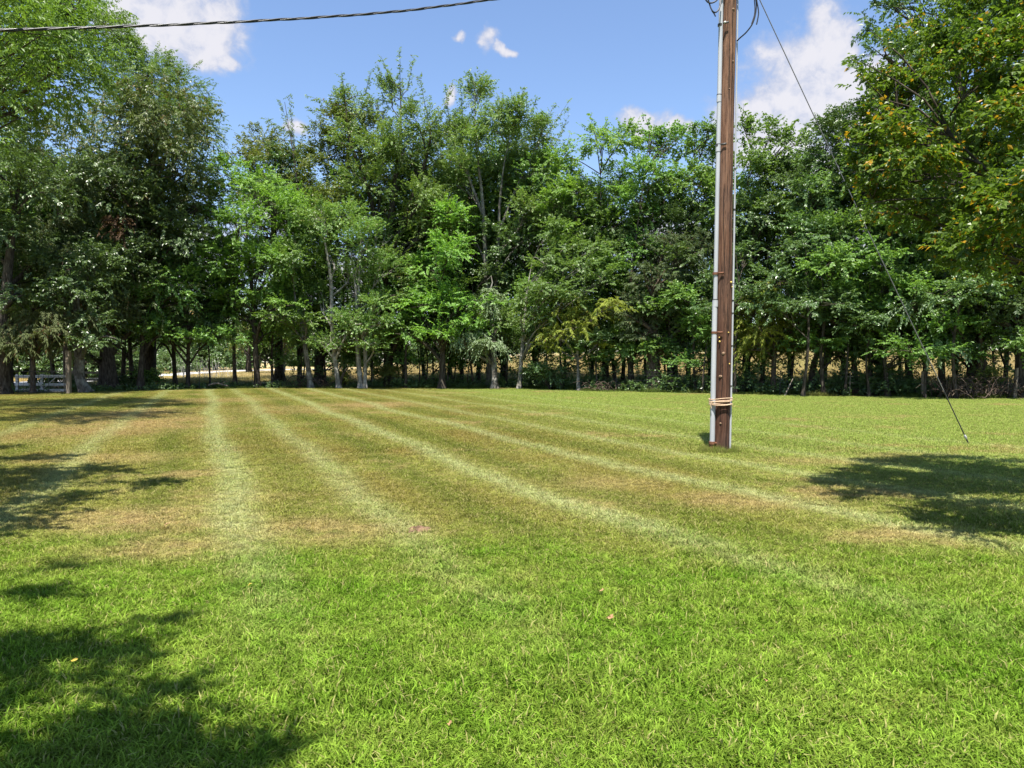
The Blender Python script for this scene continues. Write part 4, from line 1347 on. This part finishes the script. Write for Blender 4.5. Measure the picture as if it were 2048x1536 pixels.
# ------------------------------------------------------------------ wire fence along the trees
fx = [(398, 45.0, 'steel'), (504, 45.2, 'steel'), (745, 46.6, 'wood'), (985, 46.2, 'steel'), (1122, 43.0, 'wood'), (1232, 41.0, 'steel'), (1406, 38.0, 'steel'), (1560, 36.3, 'steel'), (1700, 34.9, 'steel'), (1845, 33.9, 'wood'), (2030, 32.3, 'wood')]
fr = empty('wire_fence', (0, 42, 0), 'sagging rusty wire fence running along the foot of the tree line', 'fence')
fp = []
for i, (px, d, kind) in enumerate(fx):
    X = (px - 1024) / FPX * d
    z = gz1(X, d)
    h = 1.35 if px == 2030 else (1.15 if kind == 'steel' else 1.2)
    lean = .10 if px in (1406, 2030) else .02
    b = MB()
    p0, p1 = Vector((X, d - 42, z - .1)), Vector((X + lean, d - 42 + .02, z + h))
    if kind == 'steel':
        b.box((p0 + p1) / 2, (.035, .012, (p1 - p0).length), Matrix.Rotation(math.atan2(lean, h), 3, 'Y'))
        b.box((p0 + p1) / 2 + Vector((0, .018, 0)), (.012, .03, (p1 - p0).length - .02), Matrix.Rotation(math.atan2(lean, h), 3, 'Y'))
        o = b.build('post', M['gate_metal'], fr, False)
    else:
        b.tube([p0, p0.lerp(p1, .5) + Vector((.01, 0, 0)), p1], [.075, .07, .062], 9, True, .06, i)
        o = b.build('post', M['post_wood'], fr, False)
    if px == 2030:
        o['label'] = 'leaning weathered wooden post amid dead brush'
    fp.append((X, d - 42, z, lean))
for hgt in (.35, .65, .95, 1.12):
    b = MB()
    for (a, c) in zip(fp[:-1], fp[1:]):
        p0 = Vector((a[0] + a[3] * hgt, a[1] - .05, a[2] + hgt))
        p1 = Vector((c[0] + c[3] * hgt, c[1] - .05, c[2] + hgt))
        b.tube([p0.lerp(p1, t) + Vector((0, 0, -.05 * math.sin(math.pi * t))) for t in np.linspace(0, 1, 6)], .006, 4, False)
    b.build('wire', M['steel_dark'], fr)

# ------------------------------------------------------------------ gate and board fence at the left
gd = 37.2
gx0, gx1 = (6 - 1024) / FPX * gd, (128 - 1024) / FPX * gd
gzz = gz1((gx0 + gx1) / 2, gd)
gr = empty('wire_gate', ((gx0 + gx1) / 2, gd, gzz), 'dark wire mesh gate hung beside the tall wooden post at left', 'gate')
wd = gx1 - gx0
for z in (.10, 1.15):
    b = MB()
    b.tube([(-wd / 2, 0, z), (wd / 2, 0, z)], .022, 8)
    b.build('rail', M['gate_metal'], gr)
for x in (-wd / 2, wd / 2):
    b = MB()
    b.tube([(x, 0, .10), (x, 0, 1.15)], .022, 8)
    b.build('stile', M['gate_metal'], gr)
for z in (.36, .62, .88):
    b = MB()
    b.tube([(-wd / 2 + .02, .01, z), (wd / 2 - .02, .01, z)], .010, 6)
    b.build('bar', M['gate_metal'], gr)
for k in range(1, 12):
    b = MB()
    x = -wd / 2 + wd * k / 12
    b.tube([(x, -.012, .12), (x, -.012, 1.13)], .007 if k % 3 else .014, 6)
    b.build('bar', M['gate_metal'], gr)
b = MB()
pp = (137 - 1024) / FPX * 37.4
b.box((0, 0, 1.1), (.20, .20, 2.3), Matrix.Rotation(.015, 3, 'Y'))
o = b.build('gate_post', M['post_wood'], None, False)
o.location = (pp, 37.4, gz1(pp, 37.4) - .04)
tag(o, 'tall square weathered wooden post at the end of the wire gate', 'post')

fd = 39.0
bf = empty('board_fence', ((80 - 1024) / FPX * fd, fd, gz1(-24, fd)), 'weathered pale board fence standing behind the wire gate', 'fence')


def lx(px):
    return (px - 1024) / FPX * fd - bf.location.x


for px in (32, 82, 133):
    b = MB()
    b.box((lx(px), .09, .47), (.12, .12, 1.02))
    b.build('post', M['board'], bf, False)
for (z, hh) in ((.86, .14), (.44, .13), (.14, .13)):
    for (a, c) in ((30, 81.6), (82.4, 135)):
        b = MB()
        b.box(((lx(a) + lx(c)) / 2, 0, z + random.uniform(-.015, .015)), (lx(c) - lx(a), .035, hh), Matrix.Rotation(random.uniform(-.008, .008), 3, 'Y'))
        b.build('board', M['board'], bf, False)
b = MB()
b.tube([(lx(84), .03, .15), (lx(84) + .35, .03, .5), (lx(84) + .75, .03, .84)], .03, 5)
b.build('brace', M['board'], bf)
f2 = empty('board_fence', ((180 - 1024) / FPX * 46, 46, gz1(-27, 46)), 'dark shaded rail fence seen between the leaning grey trunk and the big oak', 'fence')
for px in (146, 200):
    b = MB()
    b.box(((px - 180) / FPX * 46, .08, .55), (.13, .13, 1.15))
    b.build('post', M['post_wood'], f2, False)
for z in (.95, .5):
    b = MB()
    b.box((0 - .2, 0, z), (2.2, .035, .14))
    b.build('board', M['post_wood'], f2, False)

# ------------------------------------------------------------------ utility pole
pb = G(1442, 902)
pb.z = gz1(pb.x, pb.y)
PH = 9.2
LEAN = math.radians(.62)
up_ = empty('utility_pole', pb, 'brown wooden utility pole standing in the lawn with grey conduit up its side', 'utility pole')
up_.rotation_euler = (0, LEAN, 0)
b = MB()
hz = np.linspace(-.15, PH, 40)
b.tube([(.012 * math.sin(z * .9), .01 * math.cos(z * .7), z) for z in hz], [(.140 - .0032 * max(z, 0)) * (1 + .05 * math.exp(-max(z, 0) / .15)) for z in hz], 28, True, .012, 4)
b.build('shaft', M['pole'], up_)


def zpole(py):
    return CAM_Z + (HOR - py) / FPX * pb.y


CX, CY = -.170, -.03
zc1 = zpole(603)
b = MB()
b.tube([(CX, CY, .16), (CX, CY, zc1)], .046, 16)
b.build('conduit', M['plastic'], up_)
b = MB()
b.tube([(CX + .006, CY, zc1 - .02), (CX + .012, CY, zpole(-60)), (CX + .012, CY, PH - .25)], .038, 16)
b.build('conduit', M['plastic'], up_)
for py, rr in ((603, .050), (297, .044), (200, .043)):
    b = MB()
    z = zpole(py)
    b.tube([(CX + .006, CY, z - .09), (CX + .006, CY, z + .03)], rr, 16)
    o = b.build('coupling', M['plastic'], up_)
    b = MB()
    b.tube([(CX + .006, CY, z + .032), (CX + .006, CY, z + .046)], rr * 1.02, 16)
    b.build('seam_band', M['gate_metal'], up_)
for py in (547, 664, 60, 295):
    z = zpole(py)
    b = MB()
    rr = .052 if py > 500 else .043
    b.tube([(CX, CY, z - .02), (CX, CY, z + .02)], rr, 16)
    b.box((CX + .075, CY - .10, z), (.10, .008, .035), Matrix.Rotation(-.55, 3, 'Z'))
    b.build('strap', M['rust'] if py > 500 else M['gate_metal'], up_)
b = MB()
b.tube([(CX - .004, CY, -.1), (CX - .004, CY, .10), (CX - .004, CY, .17)], [.045, .047, .052], 14)
b.tube([(CX - .004, CY, .14), (CX - .004, CY, .19)], .058, 14)
b.box((CX + .09, CY - .06, .16), (.12, .01, .04), Matrix.Rotation(-.4, 3, 'Z'))
b.build('base_fitting', M['rust'], up_)
# slim conduit on the right
SX = .152
b = MB()
b.tube([(SX, -.035, .05), (SX, -.035, zpole(560)), (SX - .008, -.03, 6.0), (SX - .02, -.03, PH - .3)], [.018, .017, .015, .013], 10)
b.build('slim_conduit', M['plastic'], up_)
for py in (600, 625, 690, 770, 420, 340):
    z = zpole(py)
    b = MB()
    b.tube([(SX - .003, -.035, z - .012), (SX - .003, -.035, z + .012)], .021, 10)
    b.build('clip', M['gate_metal'], up_)


def knob(x, y, z, r, mat, name):
    b = MB()
    prof = [(0, .5 * r), (.3 * r, r), (.7 * r, r), (1.0 * r, .55 * r), (1.3 * r, .8 * r), (1.6 * r, .45 * r)]
    b.tube([(x, y - q[0], z) for q in prof], [q[1] for q in prof], 8)
    return b.build(name, M[mat], up_)


knob(.085, -.12, zpole(565), 0.019, 'yellow', 'insulator')
knob(.11, -.10, zpole(574), 0.013, 'yellow', 'insulator')
knob(.055, -.125, zpole(664), 00.012, 'yellow', 'insulator')
knob(-.095, -.105, zpole(682), 0.017, 'yellow', 'insulator')
knob(-.10, -.10, zpole(674), 0.012, 'yellow', 'insulator')
knob(.09, -.10, zpole(726), 0.013, 'yellow', 'insulator')
knob(-.11, -.11, zpole(59), .022, 'porcelain', 'screw_cap')
b = MB()
b.tube([(.09, -.15, zpole(566)), (.19, -.16, zpole(572)), (.26, -.10, zpole(577))], .006, 5)
b.build('wire_tail', M['steel_dark'], up_)
for (x, py, s_) in ((.04, 134, .032), (.035, 33, .03), (-.01, 188, .038), (0, 250, .032), (-.02, 366, .042), (0, 388, .024), (-.01, 452, .038), (.07, 548, .026), (-.02, 706, .042), (-.06, 752, .034), (-.05, 845, .022)):
    b = MB()
    z = zpole(py)
    yf = -math.sqrt(max((.137 - .0032 * z) ** 2 - x * x, 0)) + .004
    prof = [(-.02, 1.1), (.0, 1.0), (.008, .75), (.010, .45), (.006, .2)]
    b.tube([(x, yf - q[0], z + .004) for q in prof], [q[1] * s_ * .85 for q in prof], 9, True, .18, int(py))
    b.build('knot', M['pole_knot'], up_)
# long drying splits in the wood; the first tube is a modelled wire shadow
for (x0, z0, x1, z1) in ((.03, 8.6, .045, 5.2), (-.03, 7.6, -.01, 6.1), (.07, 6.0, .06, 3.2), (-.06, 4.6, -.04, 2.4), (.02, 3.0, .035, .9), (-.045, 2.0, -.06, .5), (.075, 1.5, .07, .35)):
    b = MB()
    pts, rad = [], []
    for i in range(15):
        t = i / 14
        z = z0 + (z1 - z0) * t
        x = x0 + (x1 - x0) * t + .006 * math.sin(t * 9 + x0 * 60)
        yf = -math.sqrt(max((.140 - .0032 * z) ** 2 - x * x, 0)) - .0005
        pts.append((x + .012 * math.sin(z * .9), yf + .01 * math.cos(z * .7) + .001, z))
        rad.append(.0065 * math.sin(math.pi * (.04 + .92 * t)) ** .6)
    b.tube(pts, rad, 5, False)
    b.build('dark_line', M['dark_line'], up_)
# cable ends at the top
def ppt(px, py, off):
    p = P(px, py, pb.y + off) - pb
    return Matrix.Rotation(-LEAN, 3, 'Y') @ p


def loop(pts, r, off, mat='rubber'):
    b = MB()
    b.tube(catmull([ppt(x, y, off + (o if True else 0)) for x, y, o in pts], 5), r, 7)
    b.build('cable_loop', M[mat], up_)


loop([(1436, -60, .1), (1405, -22, 0), (1412, 0, 0), (1421, 6, 0), (1433, 1, .02), (1441, -14, .1)], .013, -.32)
loop([(1430, -50, .1), (1417, -10, 0), (1419, 8, 0), (1425, 22, -.02), (1433, 24, 0), (1440, 12, .05), (1443, -8, .15)], .012, -.30)
loop([(1424, 22, 0), (1428, 27, 0), (1431, 33, 0)], .011, -.31)
loop([(1470, -60, .15), (1500, -40, 0), (1511, -5, 0), (1512, 20, 0), (1506, 45, 0), (1494, 63, .05), (1480, 76, .15), (1474, 82, .25)], .012, -.30)
loop([(1472, -50, .15), (1506, -25, 0), (1514, 5, 0), (1517, 25, 0), (1515, 40, 0), (1513, 49, 0)], .011, -.32)
loop([(1470, -56, .15), (1503, -32, 0), (1509, 5, 0), (1509, 28, 0), (1503, 48, 0)], .009, -.27, 'alum')
# rope wound round the pole and both pipes
b = MB()
for k, (za, zb, ph) in enumerate(((zpole(797), zpole(793), .0), (zpole(801), zpole(794), .6), (zpole(803), zpole(798), .2), (zpole(806), zpole(806), .0), (zpole(808), zpole(807), .3))):
    pts = []
    for i in range(33):
        a = 2 * math.pi * i / 32
        ex = .232 if math.cos(a) < 0 else .178
        zz = za + (zb - za) * (.5 + .5 * math.cos(a - ph)) + .006 * math.sin(3 * a + k)
        pts.append((ex * math.cos(a), .158 * math.sin(a) - .004 * k, zz))
    b.tube(pts, .0085, 6, False)
b.tube([(-.20, -.10, zpole(801)), (-.225, -.09, zpole(808)), (-.215, -.1, zpole(815))], .008, 6)
o = b.build('rope', M['rope'])
o.location = pb
o.rotation_euler = (0, LEAN, 0)
tag(o, 'tan rope wound several times around the utility pole near its foot', 'rope')

# guy wire
ga = G(1937, 889)
ga.z = gz1(ga.x, ga.y)
gt = pb + Matrix.Rotation(LEAN, 3, 'Y') @ Vector((.09, 0, 8.95))
gw = empty('guy_wire', ga, 'thin steel guy wire slanting from the utility pole top down to its lawn anchor', 'wire')
v = gt - ga
b = MB()
b.tube([v * .115, v * .5 + Vector((0, 0, -.03)), v], .0085, 6)
b.build('strand', M['strand'], gw)
b = MB()
b.tube([v * -.012, v * .012], .014, 8)
b.build('anchor_rod', M['gate_metal'], gw)
b = MB()
b.tube([v * .012, v * .116], .0105, 8)
b.build('grip', M['steel_dark'], gw)
b = MB()
vn = v.normalized()
b.tube([vn * .10, vn * .13, vn * .17, vn * .20], [.014, .024, .024, .012], 10)
b.build('clamp', M['alum_light'], gw)

# twisted service cable
cp = [P(1462, -58, pb.y - .15), P(1220, -32, 12.1), P(985, -1, 11.2), P(830, 19, 10.65), P(700, 30.5, 10.2), P(490, 43, 9.55), P(250, 53, 8.9), P(0, 60, 8.3), P(-350, 64, 7.6), P(-900, 55, 6.7)]
axis = catmull(cp, 26)
cr_ = empty('service_cable', axis[len(axis) // 2], 'twisted black overhead cable crossing the sky to the utility pole', 'cable')
cl = 0.0
cum = [0.0]
for a, c in zip(axis[:-1], axis[1:]):
    cl += (c - a).length
    cum.append(cl)
for k, (mt, rr) in enumerate((('rubber', .0098), ('rubber', .0098), ('alum', .0065))):
    b = MB()
    pts = []
    for i, p in enumerate(axis):
        t = (axis[min(i + 1, len(axis) - 1)] - axis[max(i - 1, 0)]).normalized()
        s = t.cross(Vector((0, 0, 1))).normalized()
        n_ = s.cross(t)
        an = cum[i] / .8 * 2 * math.pi + k * 2.094
        pts.append(p + (s * math.cos(an) + n_ * math.sin(an)) * .0098 - cr_.location)
    b.tube(pts, rr, 7, False)
    b.build('conductor', M[mt], cr_)

# ------------------------------------------------------------------ small things on the lawn
gm = G(838, 1062)
me_o = bpy.data.meshes.new('soil_mound')
vs, fs = [], []
r_ = random.Random(4)
NR_, NA_ = 7, 20
for i in range(NR_):
    for k in range(NA_):
        a = 2 * math.pi * k / NA_
        rr = (i / (NR_ - 1)) * .11 * (1 + .18 * math.sin(3 * a + 1))
        hh = .040 * math.cos(min(i / (NR_ - 1), 1) * math.pi / 2) ** 1.2 + r_.uniform(-.014, .014)
        if math.hypot(rr * math.cos(a) + .06, (rr * math.sin(a)) + .02) < .04:
            hh -= .06
        vs.append((rr * math.cos(a) * 1.3, rr * math.sin(a), hh - (.012 if i == NR_ - 1 else 0)))
for i in range(NR_ - 1):
    for k in range(NA_):
        fs.append((i * NA_ + k, i * NA_ + (k + 1) % NA_, (i + 1) * NA_ + (k + 1) % NA_, (i + 1) * NA_ + k))
o = mesh_np('soil_mound', vs, faces=fs, mat=M['dirt'], smooth=True)
o.location = (gm.x, gm.y, gz1(gm.x, gm.y) + .004)
tag(o, 'small reddish bare soil mound with a hole in the middle of the lawn', 'mound')


def fallen_leaf(px, py, s, mat, label, seed):
    r_ = random.Random(seed)
    gpt = G(px, py)
    n = 9
    vs = [(0, 0, 0)]
    for i in range(n):
        a = 2 * math.pi * i / n
        rr = s * (.5 if i % 2 else .85) * (1.25 if i == 0 else 1)
        vs.append((rr * math.cos(a), rr * math.sin(a) * .75, s * r_.uniform(.0, .45)))
    fs = [(0, i + 1, (i + 1) % n + 1) for i in range(n)]
    o = mesh_np('fallen_leaf', vs, faces=fs, mat=M[mat], smooth=False)
    o.location = (gpt.x, gpt.y, gz1(gpt.x, gpt.y) + .045)
    o.rotation_euler = (r_.uniform(-.5, .5), r_.uniform(-.5, .5), r_.uniform(0, 6))
    tag(o, label, 'leaf', 'fallen leaves on the lawn')


for i, a in enumerate([
    (1203, 1195, .035, 'fallen', 'dry tan fallen leaf on the bright grass, farther of two close together right of centre'),
    (1222, 1250, .035, 'fallen', 'dry tan fallen leaf on the bright grass, nearer of two close together right of centre'),
    (145, 1340, .025, 'fallen_yellow', 'yellow fallen leaf on bare dry grass at the edge of the left shade'),
    (500, 1182, .022, 'fallen_yellow', 'yellow fallen leaf in sunlit grass left of centre'),
    (900, 1468, .022, 'fallen', 'small orange fallen leaf near the bottom centre of the lawn'),
    (1530, 1380, .022, 'fallen', 'small tan fallen leaf in bright grass at the bottom right'),
    (1700, 1330, .02, 'fallen', 'tiny tan fallen leaf in bright grass farthest right'),
    (333, 1058, .04, 'fallen', 'pale tan fallen leaf on the olive grass at left, in the sun'),
]):
    fallen_leaf(*a, i)

# ------------------------------------------------------------------ grass
HID = bpy.data.collections.new('grass_tufts')      # prototypes only, instanced below


def patch(name, size, nb, h, wd, mat, seed, lean=.45, coll=HID, seg=2, tall=0.06):
    r_ = np.random.default_rng(seed)
    x = r_.uniform(-size / 2, size / 2, nb)
    y = r_.uniform(-size / 2, size / 2, nb)
    hh = h * np.clip(r_.normal(.8, .25, nb), .25, 1.5)
    hh = np.where(r_.uniform(0, 1, nb) < tall, hh * 1.5, hh)
    a = r_.uniform(0, 2 * np.pi, nb)
    ln = np.abs(r_.normal(lean, .28, nb))
    wa = a + r_.uniform(.6, 2.5, nb)
    ww = wd * r_.uniform(.6, 1.25, nb) / 2
    W = np.stack([np.cos(wa), np.sin(wa), 0 * wa], -1) * ww[:, None]
    D = np.stack([np.cos(a), np.sin(a), 0 * a], -1)
    b0 = np.stack([x, y, 0 * x - .008], -1)
    Z = np.array([0, 0, 1.0])
    m = b0 + D * (hh * ln * .35)[:, None] + Z * (hh * .60)[:, None]
    tip = b0 + D * (hh * ln * 1.05)[:, None] + Z * (hh * (1.0 - .22 * ln))[:, None]
    V = np.stack([b0 - W, b0 + W, m + W * .85, m - W * .85, tip], 1).reshape(-1, 3)
    i = np.arange(nb) * 5
    q = np.stack([i, i + 1, i + 2, i + 3], -1)
    t = np.stack([i + 3, i + 2, i + 4], -1)
    tn = r_.uniform(0, 1, nb)
    o = mesh_np(name, V, q, t, mat=M[mat], tint=np.concatenate([tn, tn]), smooth=False)
    COL.objects.unlink(o)
    coll.objects.link(o)
    return o


def scatter(name, coll, P3, scales, seed):
    """a field of grass: point mesh + geometry nodes instancing the tufts"""
    r_ = np.random.default_rng(seed)
    me = bpy.data.meshes.new(name)
    n = len(P3)
    me.vertices.add(n)
    me.vertices.foreach_set('co', np.asarray(P3, np.float32).ravel())
    at = me.attributes.new('sc', 'FLOAT_VECTOR', 'POINT')
    at.data.foreach_set('vector', np.asarray(scales, np.float32).ravel())
    ar = me.attributes.new('rot', 'FLOAT_VECTOR', 'POINT')
    rot = np.zeros((n, 3), np.float32)
    rot[:, 2] = r_.uniform(0, 6.283, n)
    ar.data.foreach_set('vector', rot.ravel())
    ai = me.attributes.new('idx', 'INT', 'POINT')
    ai.data.foreach_set('value', r_.integers(0, len(coll.objects), n).astype(np.int32))
    o = bpy.data.objects.new(name, me)
    COL.objects.link(o)
    ng = bpy.data.node_groups.new(name, 'GeometryNodeTree')
    ng.interface.new_socket('Geometry', in_out='INPUT', socket_type='NodeSocketGeometry')
    ng.interface.new_socket('Geometry', in_out='OUTPUT', socket_type='NodeSocketGeometry')
    a = ng.nodes.new('NodeGroupInput')
    z = ng.nodes.new('NodeGroupOutput')
    ci = ng.nodes.new('GeometryNodeCollectionInfo')
    ci.inputs['Collection'].default_value = coll
    ci.inputs['Separate Children'].default_value = True
    ci.inputs['Reset Children'].default_value = True
    ip = ng.nodes.new('GeometryNodeInstanceOnPoints')
    ip.inputs['Pick Instance'].default_value = True

    def named(nm, tp):
        k = ng.nodes.new('GeometryNodeInputNamedAttribute')
        k.data_type = tp
        k.inputs['Name'].default_value = nm
        return [s for s in k.outputs if s.enabled and s.name == 'Attribute'][0]
    er = ng.nodes.new('FunctionNodeEulerToRotation')
    L = ng.links.new
    L(a.outputs[0], ip.inputs['Points'])
    L(ci.outputs[0], ip.inputs['Instance'])
    L(named('idx', 'INT'), ip.inputs['Instance Index'])
    L(named('rot', 'FLOAT_VECTOR'), er.inputs[0])
    L(er.outputs[0], ip.inputs['Rotation'])
    L(named('sc', 'FLOAT_VECTOR'), ip.inputs['Scale'])
    L(ip.outputs[0], z.inputs[0])
    md = o.modifiers.new('grass', 'NODES')
    md.node_group = ng
    tag(o, kind='stuff')
    return o


def grid(x0, x1, y0, y1, step, r_):
    xs = np.arange(x0, x1, step)
    ys = np.arange(y0, y1, step)
    XX, YY = np.meshgrid(xs, ys)
    XX = XX + r_.uniform(-.27, .27, XX.shape) * step
    YY = YY + r_.uniform(-.27, .27, YY.shape) * step
    return XX.ravel(), YY.ravel()


def inview(X, Y, m):
    return np.abs(X) < Y * .72 + m


r_ = np.random.default_rng(21)
near_c = bpy.data.collections.new('near_tufts')
far_c = bpy.data.collections.new('far_tufts')
field_c = bpy.data.collections.new('field_tufts')
rank_c = bpy.data.collections.new('rank_tufts')
for k in range(6):
    patch('grass_tuft', 0.5, 1700, .043, .0070, 'grass', 50 + k, .8, near_c)
for k in range(5):
    patch('lawn_tuft', 1.0, 2300, .040, .0085, 'grass', 70 + k, .6, far_c)
for k in range(4):
    patch('field_tuft', 2.0, 900, .85, .03, 'field_grass', 80 + k, .35, field_c)
for k in range(4):
    patch('rank_tuft', 1.0, 420, .38, .018, 'rank_grass', 90 + k, .5, rank_c)

patch('coarse_tuft', 0.5, 500, .060, .0085, 'grass', 61, .8, near_c)
X, Y = grid(-14, 14, 1.4, 12.5, .29, r_)
k = inview(X, Y, 1.6)
X, Y = X[k], Y[k]
s = np.interp(Y + r_.normal(0, .4, len(Y)), [4.6, 7.6], [1.0, .74]) * r_.uniform(.7, 1.35, len(X))
for (cx, cy, rx, ry, st) in DRY:
    q = np.hypot((X - cx) / rx, (Y - cy) / ry)
    s = s * (1 - .5 * st * np.clip(1.2 - q, 0, 1))
sx = 0 * s + 1
a_ = r_.uniform(0, 2 * np.pi, 34)                  # longer grass the mower cannot reach round the pole
X = np.concatenate([X, pb.x - .02 + np.cos(a_) * r_.uniform(.16, .34, 34)])
Y = np.concatenate([Y, pb.y + np.sin(a_) * r_.uniform(.16, .34, 34)])
s = np.concatenate([s, r_.uniform(1.2, 3.0, 34)])
sx = np.concatenate([sx, np.full(34, .3)])
scatter('grass', near_c, np.stack([X, Y, gz(X, Y)], -1), np.stack([sx, sx, s], -1), 1)
X, Y = grid(-40, 40, 11.6, 48, .72, r_)
k = inview(X, Y, 3) & (Y < edge(X) + .3)
X, Y = X[k], Y[k]
s = r_.uniform(.8, 1.2, len(X)) * np.interp(X, [0, 8], [1, 1.15])
scatter('lawn_grass', far_c, np.stack([X, Y, gz(X, Y)], -1), np.stack([0 * s + 1, 0 * s + 1, s], -1), 2)
X, Y = grid(-70, 75, 40, 100, 1.5, r_)
e_ = edge(X)


def road_clear(X, Y):
    rp = catmull([(p[0], p[1], 0) for p in [(-44, 18), (-39, 34), (-36.5, 46), (-35.5, 55), (-35.5, 62), (-37, 73), (-38.5, 82), (-41, 100), (-42, 118), (-36, 138), (-18, 155), (20, 168), (70, 176)]], 6)
    d_ = np.full(len(X), 1e9)
    for p in rp:
        d_ = np.minimum(d_, np.hypot(X - p.x, Y - p.y))
    return d_ > 3.9


k = inview(X, Y, 4) & (Y > e_ + 9) & road_clear(X, Y)
X, Y = X[k], Y[k]
s = r_.uniform(.5, 1.0, len(X)) * np.interp(X, [-30, -20, 5], [.28, .6, .8])
scatter('field_grass', field_c, np.stack([X, Y, gz(X, Y)], -1), np.stack([0 * s + 1, 0 * s + 1, s], -1), 3)
X, Y = grid(-42, 40, 28, 60, .75, r_)
e_ = edge(X)
lump = np.sin(X * 1.3 + 2 * np.sin(X * .47)) > .35
k = (Y > e_ + np.where(lump, -.25, .5)) & (Y < e_ + 10.5) & road_clear(X, Y) & inview(X, Y, 3) & (r_.uniform(0, 1, len(X)) < np.interp(Y - e_, [.4, 2, 5, 10], [.75, .35, .6, 1.0]))
X, Y = X[k], Y[k]
s = r_.uniform(.4, 1.15, len(X)) * np.interp(Y - edge(X), [.4, 1.5, 7], [.62, .7, 1.1]) * np.interp(X, [-24, -17, -9, -6], [.35, .55, .6, 1])
scatter('rank_grass', rank_c, np.stack([X, Y, gz(X, Y)], -1), np.stack([0 * s + 1, 0 * s + 1, s], -1), 4)

tri = sum(len(o.data.loops) - 2 * len(o.data.polygons) for o in {o.data.name: o for o in S.objects if o.type == 'MESH'}.values())
print('TRIANGLES', tri)
